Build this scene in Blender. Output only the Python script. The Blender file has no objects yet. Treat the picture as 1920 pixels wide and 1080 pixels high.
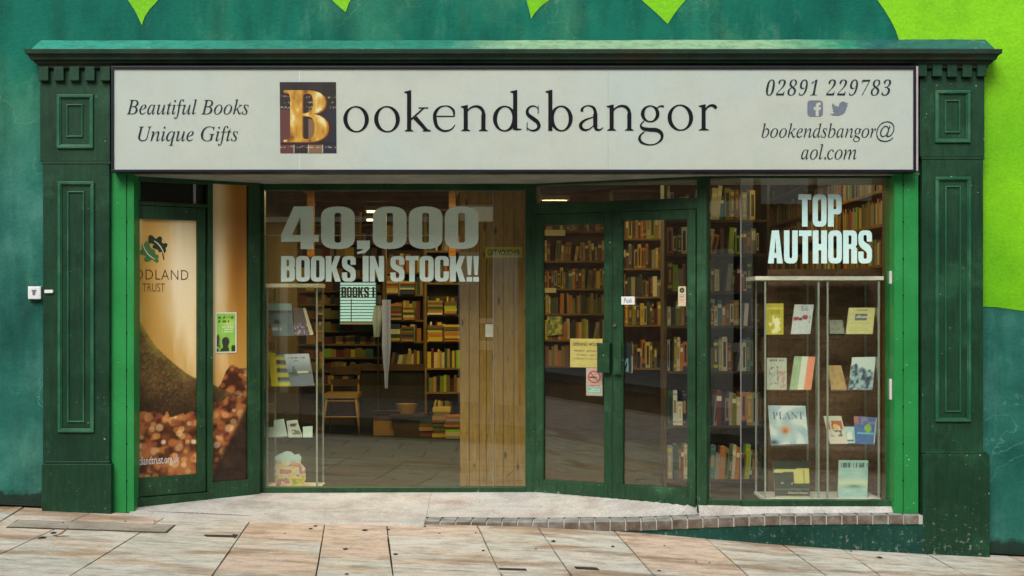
import bpy, bmesh, math, random
import numpy as np
from mathutils import Vector
from mathutils.geometry import tessellate_polygon

random.seed(7)
SC = bpy.context.scene
COL = SC.collection

# ------------------------------------------------------------------ camera, world, sun, exposure
CZ, D, F = 1.55, 9.5, 2565.0            # camera height, distance to the facade plane (Y=0), focal length in 1920-px units
cam = bpy.data.cameras.new("camera")
cam.sensor_width = 36.0
cam.lens = 36.0 * F / 1920.0
cam.shift_y = 35.0 / 1920.0
cam.clip_start, cam.clip_end = 0.05, 500
co = bpy.data.objects.new("camera", cam)
co.location = (0, -D, CZ)
co.rotation_euler = (math.radians(90), 0, 0)
COL.objects.link(co)
SC.camera = co

SUN_EL, SUN_AZ = math.radians(46), math.radians(198)
w = bpy.data.worlds.new("World")
SC.world = w
w.use_nodes = True
nt = w.node_tree
bg = nt.nodes["Background"]
sky = nt.nodes.new("ShaderNodeTexSky")
sky.sky_type = 'NISHITA'
sky.sun_disc = False
sky.sun_elevation = SUN_EL
sky.sun_rotation = SUN_AZ
sky.air_density = 1.0
sky.dust_density = 3.0
hs = nt.nodes.new("ShaderNodeHueSaturation")
hs.inputs['Saturation'].default_value = 0.32
nt.links.new(sky.outputs[0], hs.inputs['Color'])
nt.links.new(hs.outputs[0], bg.inputs[0])
bg.inputs[1].default_value = 0.15
sl = bpy.data.lights.new("sun", 'SUN')
sl.energy = 1.3
sl.angle = math.radians(28)
sl.color = (1.0, 0.96, 0.89)
so = bpy.data.objects.new("sun", sl)
so.rotation_euler = (math.radians(90) - SUN_EL, 0, math.radians(180) - SUN_AZ)
COL.objects.link(so)
SC.view_settings.view_transform = 'Standard'
SC.view_settings.look = 'None'
SC.view_settings.gamma = 1.0
SC.view_settings.use_curve_mapping = False
SC.view_settings.exposure = 0.62
SC.cycles.max_bounces = 10
SC.cycles.transparent_max_bounces = 24
SC.cycles.sample_clamp_indirect = 4.0

# ------------------------------------------------------------------ small helpers
def lin(r, g, b):
    f = lambda c: (c / 255.0 / 12.92) if c / 255.0 <= 0.04045 else ((c / 255.0 + 0.055) / 1.055) ** 2.4
    return (f(r), f(g), f(b), 1.0)

def P(px, py, Y):
    k = (D + Y) / F
    return Vector(((px - 960) * k, Y, CZ - (py - 575) * k))

def X_(px, Y): return (px - 960) * (D + Y) / F
def Z_(py, Y): return CZ - (py - 575) * (D + Y) / F

class Pl:
    """a vertical plane standing on the plan line A->B; u runs along it, d comes out towards the street, z is up"""
    def __init__(s, A, B):
        s.A = Vector((A[0], A[1], 0)); s.B = Vector((B[0], B[1], 0))
        s.L = (s.B - s.A).length
        s.t = (s.B - s.A).normalized()
        s.n = Vector((s.t.y, -s.t.x, 0))
    def pt(s, u, d, z):
        q = s.A + s.t * u + s.n * d
        return Vector((q.x, q.y, z))
    def uz(s, px, py, d=0.0):
        dx = (px - 960) / F; dz = -(py - 575) / F
        A = s.A + s.n * d
        # ray (dx,1,dz)*k from (0,-D,CZ); solve plane n.(p-A)=0
        o = Vector((0, -D, 0)); r = Vector((dx, 1, 0))
        k = s.n.dot(A - o) / s.n.dot(r)
        p = o + r * k
        return ((p - A).dot(s.t), CZ + dz * k)

def YP(Y): return Pl((0, Y), (1, Y))     # plane parallel to the facade, u == X

class MB:
    def __init__(s): s.v = []; s.f = []; s.m = []
    def quad(s, a, b, c, d, m=0):
        i = len(s.v); s.v += [a, b, c, d]; s.f.append((i, i+1, i+2, i+3)); s.m.append(m)
    def poly(s, pts, m=0):
        i = len(s.v); s.v += list(pts); s.f.append(tuple(range(i, i+len(pts)))); s.m.append(m)
    def hexa(s, p, m=0):
        i = len(s.v); s.v += p
        for q in ((0,3,2,1),(4,5,6,7),(0,1,5,4),(1,2,6,5),(2,3,7,6),(3,0,4,7)):
            s.f.append(tuple(i+k for k in q)); s.m.append(m)
        return s
    def box(s, x0, x1, y0, y1, z0, z1, m=0):
        return s.hexa([Vector(q) for q in ((x0,y0,z0),(x1,y0,z0),(x1,y1,z0),(x0,y1,z0),(x0,y0,z1),(x1,y0,z1),(x1,y1,z1),(x0,y1,z1))], m)
    def pbox(s, pl, u0, u1, d0, d1, z0, z1, m=0):
        return s.hexa([pl.pt(u0,d1,z0),pl.pt(u1,d1,z0),pl.pt(u1,d0,z0),pl.pt(u0,d0,z0),pl.pt(u0,d1,z1),pl.pt(u1,d1,z1),pl.pt(u1,d0,z1),pl.pt(u0,d0,z1)], m)
    def ring(s, pl, u0, u1, z0, z1, w, d0, d1, m=0):
        """rectangular frame of bars butted end to end"""
        s.pbox(pl, u0, u1, d0, d1, z1-w, z1, m); s.pbox(pl, u0, u1, d0, d1, z0, z0+w, m)
        s.pbox(pl, u0, u0+w, d0, d1, z0+w, z1-w, m); s.pbox(pl, u1-w, u1, d0, d1, z0+w, z1-w, m)
        return s
    def rod(s, a, b, r, n=8, m=0, r2=None):
        a = Vector(a); b = Vector(b); t = (b-a).normalized()
        x = t.orthogonal().normalized(); y = t.cross(x)
        i = len(s.v); r2 = r if r2 is None else r2
        for k in range(n):
            an = 2*math.pi*k/n
            s.v.append(a + (x*math.cos(an)+y*math.sin(an))*r)
        for k in range(n):
            an = 2*math.pi*k/n
            s.v.append(b + (x*math.cos(an)+y*math.sin(an))*r2)
        for k in range(n):
            s.f.append((i+k, i+(k+1)%n, i+n+(k+1)%n, i+n+k)); s.m.append(m)
        s.f.append(tuple(i+k for k in range(n-1,-1,-1))); s.m.append(m)
        s.f.append(tuple(i+n+k for k in range(n))); s.m.append(m)
        return s
    def build(s, name, mat, parent=None, bevel=0.0, smooth=False):
        me = bpy.data.meshes.new(name)
        me.from_pydata([tuple(v) for v in s.v], [], s.f)
        mats = mat if isinstance(mat, (list, tuple)) else [mat]
        for q in mats: me.materials.append(q)
        for p, mi in zip(me.polygons, s.m): p.material_index = mi
        bm = bmesh.new(); bm.from_mesh(me)
        bmesh.ops.recalc_face_normals(bm, faces=bm.faces)
        if bevel > 0:
            bmesh.ops.bevel(bm, geom=bm.edges[:], offset=bevel, segments=2, affect='EDGES', profile=0.6, clamp_overlap=True)
        bm.to_mesh(me); bm.free()
        if smooth:
            for p in me.polygons: p.use_smooth = True
        return link(name, me, parent)

def link(name, me, parent=None):
    o = bpy.data.objects.new(name, me); COL.objects.link(o)
    if parent is not None: o.parent = parent
    return o

def tag(o, label=None, cat=None, group=None, kind=None):
    if label: o['label'] = label
    if cat: o['category'] = cat
    if group: o['group'] = group
    if kind: o['kind'] = kind
    return o

def thing(name, label, cat, group=None):
    o = bpy.data.objects.new(name, None); COL.objects.link(o); o.empty_display_size = 0.1
    return tag(o, label, cat, group)

# ------------------------------------------------------------------ materials
def newmat(name):
    m = bpy.data.materials.new(name); m.use_nodes = True
    return m, m.node_tree, m.node_tree.nodes['Principled BSDF']

def N(nt, t, **kw):
    n = nt.nodes.new(t)
    for k, v in kw.items():
        if k in n.inputs: n.inputs[k].default_value = v
        else: setattr(n, k, v)
    return n

def noise(nt, vec, scale, detail=4, rough=0.6, stretch=None):
    if stretch:
        mp = N(nt, 'ShaderNodeMapping'); mp.inputs['Scale'].default_value = stretch
        nt.links.new(vec, mp.inputs['Vector']); vec = mp.outputs[0]
    n = N(nt, 'ShaderNodeTexNoise', Scale=scale, Detail=detail, Roughness=rough)
    nt.links.new(vec, n.inputs['Vector'])
    return n.outputs['Fac']

def ramp(nt, fac, stops, interp='LINEAR'):
    r = nt.nodes.new('ShaderNodeValToRGB'); r.color_ramp.interpolation = interp
    e = r.color_ramp.elements
    while len(e) > 1: e.remove(e[-1])
    e[0].position, e[0].color = stops[0]
    for p, c in stops[1:]:
        x = e.new(p); x.color = c
    nt.links.new(fac, r.inputs[0])
    return r.outputs[0]

def mix(nt, fac, a, b, mode='MIX'):
    m = nt.nodes.new('ShaderNodeMix'); m.data_type = 'RGBA'; m.blend_type = mode
    for sock, v in ((m.inputs[0], fac), (m.inputs[6], a), (m.inputs[7], b)):
        if hasattr(v, 'is_linked') or hasattr(v, 'node'): nt.links.new(v, sock)
        else: sock.default_value = v
    return m.outputs[2]

W1, W0 = (1,1,1,1), (0,0,0,1)

def paint(name, c1, c2=None, rough=0.5, big=1.2, fine=60, fineamt=0.18, specks=0.0, speckcol=(0.55,0.6,0.5,1), grime=0.0, bump=0.12, bscale=90, c3=None, stretch=None, spec=0.25, scuff=0.0):
    m, nt, b = newmat(name)
    tc = nt.nodes.new('ShaderNodeTexCoord').outputs['Object']
    c2 = c2 or c1
    n1 = noise(nt, tc, big, 4, 0.55, stretch)
    st = [(0.36, c1), (0.64, c2)]
    if c3: st = [(0.3, c1), (0.5, c2), (0.72, c3)]
    col = ramp(nt, n1, st)
    n2 = noise(nt, tc, fine, 3, 0.7)
    g = 1 - fineamt
    col = mix(nt, 1.0, col, ramp(nt, n2, [(0.3, (g,g,g,1)), (0.7, (1+0*g,1,1,1))]), 'MULTIPLY')
    if grime > 0:
        n3 = noise(nt, tc, 5, 8, 0.72)
        col = mix(nt, 1.0, col, ramp(nt, n3, [(0.38, (1-grime,1-grime,1-grime*1.05,1)), (0.55, W1)]), 'MULTIPLY')
    if specks > 0:
        n4 = noise(nt, tc, 46, 2, 0.5)
        n5 = noise(nt, tc, 3.1, 3, 0.6)
        mul = nt.nodes.new('ShaderNodeMath'); mul.operation = 'MULTIPLY'
        nt.links.new(ramp(nt, n4, [(0.755-0.03*specks, W0), (0.78-0.03*specks, W1)]), mul.inputs[0])
        nt.links.new(ramp(nt, n5, [(0.45, W0), (0.6, W1)]), mul.inputs[1])
        col = mix(nt, mul.outputs[0], col, speckcol)
    nt.links.new(col, b.inputs['Base Color'])
    b.inputs['Roughness'].default_value = rough
    b.inputs['Specular IOR Level'].default_value = spec
    if scuff > 0:
        sp = nt.nodes.new('ShaderNodeSeparateXYZ'); nt.links.new(tc, sp.inputs[0])
        mr = nt.nodes.new('ShaderNodeMapRange'); mr.inputs['From Min'].default_value = .75; mr.inputs['From Max'].default_value = -.1; mr.inputs['To Min'].default_value = -.04; mr.inputs['To Max'].default_value = .095
        nt.links.new(sp.outputs['Z'], mr.inputs['Value'])
        ad = nt.nodes.new('ShaderNodeMath'); ad.operation = 'ADD'; nt.links.new(mr.outputs[0], ad.inputs[0]); nt.links.new(noise(nt, tc, 26, 7, .8), ad.inputs[1])
        col = mix(nt, ramp(nt, ad.outputs[0], [(.66, W0), (.72, (scuff,)*3+(1,))]), col, (.42,.46,.38,1))
        # worn drips and brush marks
        col = mix(nt, 1.0, col, ramp(nt, noise(nt, tc, 5, 6, .7, (9,9,.9)), [(.3, (.62,.64,.62,1)), (.6, W1)]), 'MULTIPLY')
        col = mix(nt, ramp(nt, noise(nt, tc, 3.2, 8, .72), [(.55, W0), (.75, (.5,.5,.5,1))]), col, mix(nt, 1.0, c2, (2.2,2.2,2.2,1), 'MULTIPLY'))
        nt.links.new(col, b.inputs['Base Color'])
    if bump > 0:
        bp = N(nt, 'ShaderNodeBump', Strength=bump, Distance=0.01)
        nt.links.new(noise(nt, tc, bscale, 4, 0.65), bp.inputs['Height'])
        nt.links.new(bp.outputs[0], b.inputs['Normal'])
    return m

def flat(name, c, rough=0.5, emit=0, metal=0, spec=.35):
    m, nt, b = newmat(name)
    tc = nt.nodes.new('ShaderNodeTexCoord').outputs['Object']
    col = mix(nt, 1.0, c, ramp(nt, noise(nt, tc, 35, 3), [(0.3, (0.86,0.86,0.86,1)), (0.7, W1)]), 'MULTIPLY')
    nt.links.new(col, b.inputs['Base Color'])
    b.inputs['Roughness'].default_value = rough
    b.inputs['Metallic'].default_value = metal; b.inputs['Specular IOR Level'].default_value = spec
    if emit:
        b.inputs['Emission Color'].default_value = c; b.inputs['Emission Strength'].default_value = emit
    return m

def glassmat(name, tint=(0.93,0.95,0.92,1), gain=1.0):
    m, nt, b = newmat(name); nt.nodes.remove(b)
    out = nt.nodes['Material Output']
    tr = nt.nodes.new('ShaderNodeBsdfTransparent'); tr.inputs[0].default_value = tint
    gl = nt.nodes.new('ShaderNodeBsdfGlossy'); gl.inputs['Roughness'].default_value = 0.004
    gl.inputs['Color'].default_value = (1,1,1,1)
    fr = N(nt, 'ShaderNodeFresnel', IOR=1.5)
    ge = nt.nodes.new('ShaderNodeNewGeometry'); io = nt.nodes.new('ShaderNodeMapRange')      # same reflectance on the way in and out
    io.inputs['To Min'].default_value = 1.5; io.inputs['To Max'].default_value = 1/1.5
    nt.links.new(ge.outputs['Backfacing'], io.inputs['Value']); nt.links.new(io.outputs[0], fr.inputs['IOR'])
    mm = nt.nodes.new('ShaderNodeMath'); mm.operation = 'MULTIPLY'; mm.inputs[1].default_value = gain; mm.use_clamp = True
    nt.links.new(fr.outputs[0], mm.inputs[0])
    tc = nt.nodes.new('ShaderNodeTexCoord').outputs['Object']
    bp = N(nt, 'ShaderNodeBump', Strength=0.05, Distance=0.01)
    nt.links.new(noise(nt, tc, 1.3, 1, 0.4), bp.inputs['Height'])
    nt.links.new(bp.outputs[0], gl.inputs['Normal'])
    mx = nt.nodes.new('ShaderNodeMixShader')
    nt.links.new(mm.outputs[0], mx.inputs[0]); nt.links.new(tr.outputs[0], mx.inputs[1]); nt.links.new(gl.outputs[0], mx.inputs[2])
    nt.links.new(mx.outputs[0], out.inputs[0])
    return m

def vcolmat(name, rough=0.4, fine=0.12):
    m, nt, b = newmat(name)
    at = nt.nodes.new('ShaderNodeAttribute'); at.attribute_name = 'Col'
    tc = nt.nodes.new('ShaderNodeTexCoord').outputs['Object']
    g = 1 - fine
    col = mix(nt, 1.0, at.outputs['Color'], ramp(nt, noise(nt, tc, 160, 2), [(0.3, (g,g,g,1)), (0.7, W1)]), 'MULTIPLY')
    nt.links.new(col, b.inputs['Base Color'])
    b.inputs['Roughness'].default_value = rough
    return m

def randmat(name, stops, rough=0.6, base=None):
    """colour picked per object"""
    m, nt, b = newmat(name)
    oi = nt.nodes.new('ShaderNodeObjectInfo')
    col = ramp(nt, oi.outputs['Random'], stops, 'CONSTANT')
    tc = nt.nodes.new('ShaderNodeTexCoord').outputs['Object']
    col = mix(nt, 1.0, col, ramp(nt, noise(nt, tc, 30, 3), [(0.3, (0.75,0.75,0.75,1)), (0.7, W1)]), 'MULTIPLY')
    nt.links.new(col, b.inputs['Base Color']); b.inputs['Roughness'].default_value = rough
    return m

M = {}
def tealwall():
    m = paint('teal_wall', (0.001,0.11,0.08,1), (0.004,0.15,0.10,1), c3=(0.07,0.26,0.14,1), rough=0.75, big=0.9, fine=45, grime=0.12, bump=0.5, bscale=38, spec=.15)
    nt = m.node_tree; b = nt.nodes['Principled BSDF']; src = b.inputs['Base Color'].links[0].from_socket
    tc = nt.nodes.new('ShaderNodeTexCoord').outputs['Object']
    low = ramp(nt, noise(nt, tc, 1.1, 5, .6), [(.34,(0.005,0.070,0.052,1)),(.52,(0.022,0.145,0.112,1)),(.68,(0.075,0.25,0.195,1))])
    low = mix(nt, 1.0, low, ramp(nt, noise(nt, tc, 45, 3, .7), [(.3,(.8,.8,.8,1)),(.7,W1)]), 'MULTIPLY')
    def wear(c):
        vo = nt.nodes.new('ShaderNodeTexVoronoi'); vo.feature = 'DISTANCE_TO_EDGE'; vo.inputs['Scale'].default_value = 1.1
        wv = nt.nodes.new('ShaderNodeVectorMath'); wv.operation = 'ADD'; nn = nt.nodes.new('ShaderNodeTexNoise'); nn.inputs['Scale'].default_value = 3.5; nn.inputs['Detail'].default_value = 6
        nt.links.new(tc, nn.inputs['Vector']); nt.links.new(tc, wv.inputs[0]); nt.links.new(nn.outputs['Color'], wv.inputs[1]); nt.links.new(wv.outputs[0], vo.inputs['Vector'])
        cr_ = ramp(nt, vo.outputs['Distance'], [(.002, W1), (.008, W0)])
        mk = nt.nodes.new('ShaderNodeMath'); mk.operation = 'MULTIPLY'
        nt.links.new(cr_, mk.inputs[0]); nt.links.new(ramp(nt, noise(nt, tc, .9, 2, .5), [(.5, W0), (.58, (.7,.7,.7,1))]), mk.inputs[1])
        c = mix(nt, mk.outputs[0], c, (.10,.24,.17,1))
        c = mix(nt, ramp(nt, noise(nt, tc, 2.2, 7, .7, (1.4,1,.5)), [(.56, W0), (.72, (.55,.55,.55,1))]), c, (.10,.27,.17,1))
        return mix(nt, 1.0, c, ramp(nt, noise(nt, tc, 1.7, 6, .65, (2.2,1,.5)), [(.32, (.55,.58,.6,1)), (.55, W1)]), 'MULTIPLY')
    src = wear(src)
    sp = nt.nodes.new('ShaderNodeSeparateXYZ'); nt.links.new(tc, sp.inputs[0])
    fac = ramp(nt, sp.outputs['Z'], [(.0,W1),(1.0,W1)])
    mr = nt.nodes.new('ShaderNodeMapRange'); mr.inputs['From Min'].default_value = 3.1; mr.inputs['From Max'].default_value = 2.2
    nt.links.new(sp.outputs['Z'], mr.inputs['Value'])
    fin = mix(nt, mr.outputs[0], src, wear(low))
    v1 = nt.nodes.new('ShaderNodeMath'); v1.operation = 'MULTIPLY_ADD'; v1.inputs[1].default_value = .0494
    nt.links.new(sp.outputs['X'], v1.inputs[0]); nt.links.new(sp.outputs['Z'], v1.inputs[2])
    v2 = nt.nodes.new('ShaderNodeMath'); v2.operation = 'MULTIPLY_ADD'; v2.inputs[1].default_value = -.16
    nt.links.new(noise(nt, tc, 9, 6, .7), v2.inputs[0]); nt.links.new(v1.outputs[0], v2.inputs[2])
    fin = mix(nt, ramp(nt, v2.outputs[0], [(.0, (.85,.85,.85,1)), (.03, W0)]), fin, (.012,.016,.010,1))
    nt.links.new(fin, b.inputs['Base Color'])
    return m
M['teal_wall'] = tealwall()
M['blue_teal'] = paint('blue_teal', (0.006,0.085,0.075,1), (0.02,0.15,0.14,1), c3=(0.035,0.21,0.19,1), rough=0.6, big=0.7, fine=45, grime=0.2, bump=0.45, bscale=40, specks=0.4)
M['lime'] = paint('lime', (0.13,0.44,0.001,1), (0.22,0.60,0.003,1), rough=0.6, big=0.8, fine=45, grime=0.12, bump=0.4, bscale=38)
M['dark_green'] = paint('dark_green', (0.009,0.046,0.022,1), (0.015,0.064,0.031,1), rough=0.42, big=1.5, fine=70, grime=0.25, specks=0.5, bump=0.18, bscale=60, scuff=.7)
M['moulding_highlight'] = paint('moulding_highlight', (0.012,0.085,0.040,1), (0.02,0.11,0.055,1), c3=(0.05,0.16,0.08,1), rough=.38, big=6, fine=60, grime=.15, bump=.1)  # lighter than the pilaster green: highlights on the mouldings put into the colour
M['frame_green'] = paint('frame_green', (0.016,0.060,0.024,1), (0.028,0.085,0.038,1), rough=0.4, big=2, fine=80, grime=0.25, specks=0.6, bump=0.12, scuff=.7)
M['cornice_green'] = paint('cornice_green', (0.006,0.028,0.016,1), (0.015,0.04,0.022,1), c3=(0.035,0.03,0.018,1), rough=0.5, big=2.5, fine=60, grime=0.4, bump=0.25, stretch=(1,1,4))
M['bright_green'] = paint('bright_green', (0.020,0.235,0.056,1), (0.028,0.275,0.070,1), rough=0.38, big=2, fine=80, grime=0.12, specks=0.5, bump=0.08)
M['screw'] = flat('screw', (0.01,0.03,0.01,1), 0.5, metal=0.3)
M['black'] = flat('black', (0.006,0.006,0.012,1), 0.4)
M['sign_white'] = paint('sign_white', (0.40,0.465,0.41,1), (0.46,0.50,0.43,1), c3=(0.42,0.50,0.47,1), rough=0.35, big=0.8, fine=150, fineamt=0.10, bump=0.02, grime=.05)
M['ink'] = flat('ink', (0.010,0.010,0.014,1), 0.7, spec=.08)
M['slate_ink'] = flat('slate_ink', (0.018,0.038,0.042,1), 0.7, spec=.08)
M['slate_icon'] = flat('slate_icon', (0.14,0.165,0.21,1), 0.5)
M['vinyl'] = paint('vinyl', (0.66,0.84,0.74,1), (0.72,0.88,0.79,1), rough=0.45, big=2, fine=60, fineamt=0.12, bump=0)
M['vinyl_pale'] = paint('vinyl_pale', (0.50,0.72,0.68,1), (0.56,0.78,0.74,1), rough=0.45, big=2, fine=60, fineamt=0.1, bump=0)
M['soffit'] = paint('soffit', (0.30,0.31,0.27,1), (0.38,0.39,0.34,1), rough=0.7, grime=0.25)
M['glass'] = glassmat('glass', (0.99,0.985,0.93,1), 1.9)
M['case_glass'] = glassmat('case_glass', (0.995,0.998,0.995,1), 0.5)
M['white'] = flat('white', (0.72,0.74,0.72,1), 0.45)
M['cream'] = flat('cream', (0.66,0.63,0.42,1), 0.6)
M['alu'] = flat('alu', (0.42,0.47,0.46,1), 0.3, metal=0.6)
M['steel'] = flat('steel', (0.6,0.6,0.58,1), 0.25, metal=1)
M['wood'] = paint('wood', (0.20,0.085,0.018,1), (0.30,0.14,0.03,1), rough=0.5, big=3, stretch=(1,1,8), fine=30, grime=0.2, bump=0.05)
M['shelf_wood'] = paint('shelf_wood', (0.15,0.09,0.025,1), (0.23,0.14,0.04,1), rough=0.55, big=4, stretch=(1,6,6), fine=30, grime=0.2, bump=0.05)
M['dark_wood'] = paint('dark_wood', (0.045,0.028,0.012,1), (0.08,0.05,0.02,1), rough=0.6, big=3, fine=30, grime=0.2, bump=0.05)
M['carpet'] = paint('carpet', (0.016,0.019,0.004,1), (0.026,0.031,0.007,1), rough=0.95, big=2, fine=140, fineamt=0.4, bump=0.5, bscale=220)
M['ceiling'] = paint('ceiling', (0.07,0.05,0.018,1), (0.10,0.07,0.025,1), rough=0.9)
M['inner_wall'] = paint('inner_wall', (0.07,0.048,0.02,1), (0.10,0.07,0.03,1), rough=0.9)
M['pages'] = flat('pages', (0.55,0.5,0.36,1), 0.8)
M['print'] = vcolmat('print')
M['poster_print'] = vcolmat('poster_print', 0.28, 0.10)

# knotty pine planks
def pine():
    m, nt, b = newmat('pine')
    tc = nt.nodes.new('ShaderNodeTexCoord').outputs['Object']
    oi = nt.nodes.new('ShaderNodeObjectInfo')
    va = nt.nodes.new('ShaderNodeVectorMath'); va.operation = 'ADD'
    nt.links.new(tc, va.inputs[0]); nt.links.new(oi.outputs['Random'], va.inputs[1])
    g = noise(nt, va.outputs[0], 9, 5, 0.6, (6, 6, 0.7))
    col = ramp(nt, g, [(0.3, (0.18,0.105,0.020,1)), (0.7, (0.31,0.20,0.045,1))])
    vo = N(nt, 'ShaderNodeTexVoronoi', Scale=1.0)
    mp = nt.nodes.new('ShaderNodeMapping'); mp.inputs['Scale'].default_value = (11, 11, 4.2)
    nt.links.new(va.outputs[0], mp.inputs[0]); nt.links.new(mp.outputs[0], vo.inputs['Vector'])
    k = ramp(nt, vo.outputs['Distance'], [(0.09, W1), (0.17, W0)])
    col = mix(nt, k, col, (0.035,0.018,0.006,1))
    nt.links.new(col, b.inputs['Base Color']); b.inputs['Roughness'].default_value = 0.5
    return m
M['pine'] = pine()

# flagstones: one colour per stone, sideways streaks and brown stains
def slabmat():
    m, nt, b = newmat('sandstone')
    g = nt.nodes.new('ShaderNodeTexCoord').outputs['Object']
    oi = nt.nodes.new('ShaderNodeObjectInfo')
    base = ramp(nt, oi.outputs['Random'], [(0, (0.60,0.58,0.50,1)), (0.2, (0.62,0.49,0.38,1)), (0.34, (0.58,0.57,0.49,1)), (0.5, (0.64,0.52,0.42,1)), (0.62,(0.62,0.59,0.51,1)), (0.8,(0.53,0.45,0.35,1)), (0.9,(0.66,0.58,0.48,1))], 'CONSTANT')
    va = nt.nodes.new('ShaderNodeVectorMath'); va.operation = 'ADD'
    sc = nt.nodes.new('ShaderNodeVectorMath'); sc.operation = 'SCALE'; sc.inputs['Scale'].default_value = 3.0
    nt.links.new(oi.outputs['Random'], sc.inputs[0]); nt.links.new(g, va.inputs[0]); nt.links.new(sc.outputs[0], va.inputs[1])
    v = va.outputs[0]
    s1 = noise(nt, g, 1.3, 6, 0.62, (0.55, 2.1, 1))
    col = mix(nt, ramp(nt, s1, [(0.50, W0), (0.59, (0.78,0.78,0.78,1))]), base, (0.30,0.185,0.10,1))
    s2 = noise(nt, v, 2.4, 5, 0.6, (0.6, 3.4, 1))
    col = mix(nt, ramp(nt, s2, [(0.51, W0), (0.66, (0.62,0.62,0.62,1))]), col, (0.60,0.42,0.25,1))
    s3 = noise(nt, g, 7, 8, 0.75, (0.8, 1.6, 1))
    col = mix(nt, 1.0, col, ramp(nt, s3, [(0.32, (0.5,0.49,0.47,1)), (0.56, W1)]), 'MULTIPLY')
    s4 = noise(nt, g, 60, 4, 0.75)
    col = mix(nt, 1.0, col, ramp(nt, s4, [(0.3, (0.72,0.72,0.72,1)), (0.7, W1)]), 'MULTIPLY')
    nt.links.new(col, b.inputs['Base Color'])
    b.inputs['Roughness'].default_value = 0.8
    bp = N(nt, 'ShaderNodeBump', Strength=0.5, Distance=0.01)
    nt.links.new(noise(nt, g, 25, 6, 0.7), bp.inputs['Height']); nt.links.new(bp.outputs[0], b.inputs['Normal'])
    return m
M['slab'] = slabmat()
M['joint'] = paint('joint', (0.03,0.024,0.016,1), (0.06,0.045,0.03,1), rough=0.95, big=6, bump=0.3)
M['screed'] = paint('screed', (0.46,0.46,0.42,1), (0.58,0.56,0.51,1), c3=(0.50,0.42,0.37,1), rough=0.85, big=3.2, fine=90, fineamt=0.38, grime=0.25, bump=0.6, bscale=70, stretch=(0.7,2.0,1))
M['brick'] = paint('brick', (0.115,0.08,0.055,1), (0.19,0.15,0.115,1), c3=(0.30,0.31,0.28,1), rough=0.85, big=9, fine=90, fineamt=0.3, grime=0.3, bump=0.5)
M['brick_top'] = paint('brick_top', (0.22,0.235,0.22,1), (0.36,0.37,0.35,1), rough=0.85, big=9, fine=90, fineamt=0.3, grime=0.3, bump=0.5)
M['mortar'] = paint('mortar', (0.46,0.46,0.42,1), (0.56,0.55,0.50,1), rough=0.9, big=9, fine=90, bump=0.4)
M['cover_stone'] = paint('cover_stone', (0.38,0.34,0.27,1), (0.46,0.41,0.33,1), rough=0.9, big=4, fine=90, fineamt=0.4, grime=0.3, bump=0.6)

# worn paint on the lead flashing: teal on the left, flaked to pale green along the middle
def flashing():
    m, nt, b = newmat('flashing_paint')
    tc = nt.nodes.new('ShaderNodeTexCoord').outputs['Object']
    sp = nt.nodes.new('ShaderNodeSeparateXYZ'); nt.links.new(tc, sp.inputs[0])
    mr = nt.nodes.new('ShaderNodeMapRange'); mr.inputs['From Min'].default_value = -3.3; mr.inputs['From Max'].default_value = 3.3
    nt.links.new(sp.outputs['X'], mr.inputs['Value'])
    ad = nt.nodes.new('ShaderNodeMath'); ad.operation = 'MULTIPLY_ADD'; ad.inputs[1].default_value = 0.12
    nt.links.new(noise(nt, tc, 9, 5, 0.7), ad.inputs[0]); nt.links.new(mr.outputs[0], ad.inputs[2])
    t1 = (0.020,0.25,0.18,1); t2 = (0.010,0.18,0.125,1); pale = (0.22,0.38,0.22,1); dk = (0.004,0.09,0.085,1)
    col = ramp(nt, ad.outputs[0], [(0.05, t1), (0.18, t1), (0.28, t2), (0.5, t2), (0.56, pale), (0.82, pale), (0.9, (0.02,0.22,0.12,1)), (0.94, dk), (1.0, dk)])
    n = noise(nt, tc, 22, 6, 0.75)
    col = mix(nt, ramp(nt, n, [(0.6, W0), (0.66, (0.6,0.6,0.6,1))]), col, (0.35,0.42,0.2,1))
    col = mix(nt, 1.0, col, ramp(nt, noise(nt, tc, 14, 5, 0.7), [(0.35, (0.6,0.6,0.6,1)), (0.55, W1)]), 'MULTIPLY')
    nt.links.new(col, b.inputs['Base Color']); b.inputs['Roughness'].default_value = 0.6
    bp = N(nt, 'ShaderNodeBump', Strength=0.5, Distance=0.01)
    nt.links.new(n, bp.inputs['Height']); nt.links.new(bp.outputs[0], b.inputs['Normal'])
    return m
M['flashing'] = flashing()

# ------------------------------------------------------------------ lettering
def to_it(s):
    r = ''
    for c in s:
        if c == 'h': r += '\u210e'
        elif 'a' <= c <= 'z': r += chr(0x1D44E + ord(c) - 97)
        elif 'A' <= c <= 'Z': r += chr(0x1D434 + ord(c) - 65)
        else: r += c
    return r
def to_bold(s):
    r = ''
    for c in s:
        if 'a' <= c <= 'z': r += chr(0x1D41A + ord(c) - 97)
        elif 'A' <= c <= 'Z': r += chr(0x1D400 + ord(c) - 65)
        elif '0' <= c <= '9': r += chr(0x1D7CE + ord(c) - 48)
        else: r += c
    return r

def font_mesh(body, off=0.0, shear=0.0, space=1.0, res=4):
    c = bpy.data.curves.new('t', 'FONT'); c.body = body; c.offset = off; c.shear = shear; c.space_character = space; c.resolution_u = res
    o = bpy.data.objects.new('t', c); COL.objects.link(o)
    bpy.context.view_layer.update()
    me = o.evaluated_get(bpy.context.evaluated_depsgraph_get()).to_mesh()
    v = [(q.co.x, q.co.y) for q in me.vertices]; f = [tuple(p.vertices) for p in me.polygons]
    o.to_mesh_clear(); bpy.data.objects.remove(o); bpy.data.curves.remove(c)
    return v, f

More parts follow.
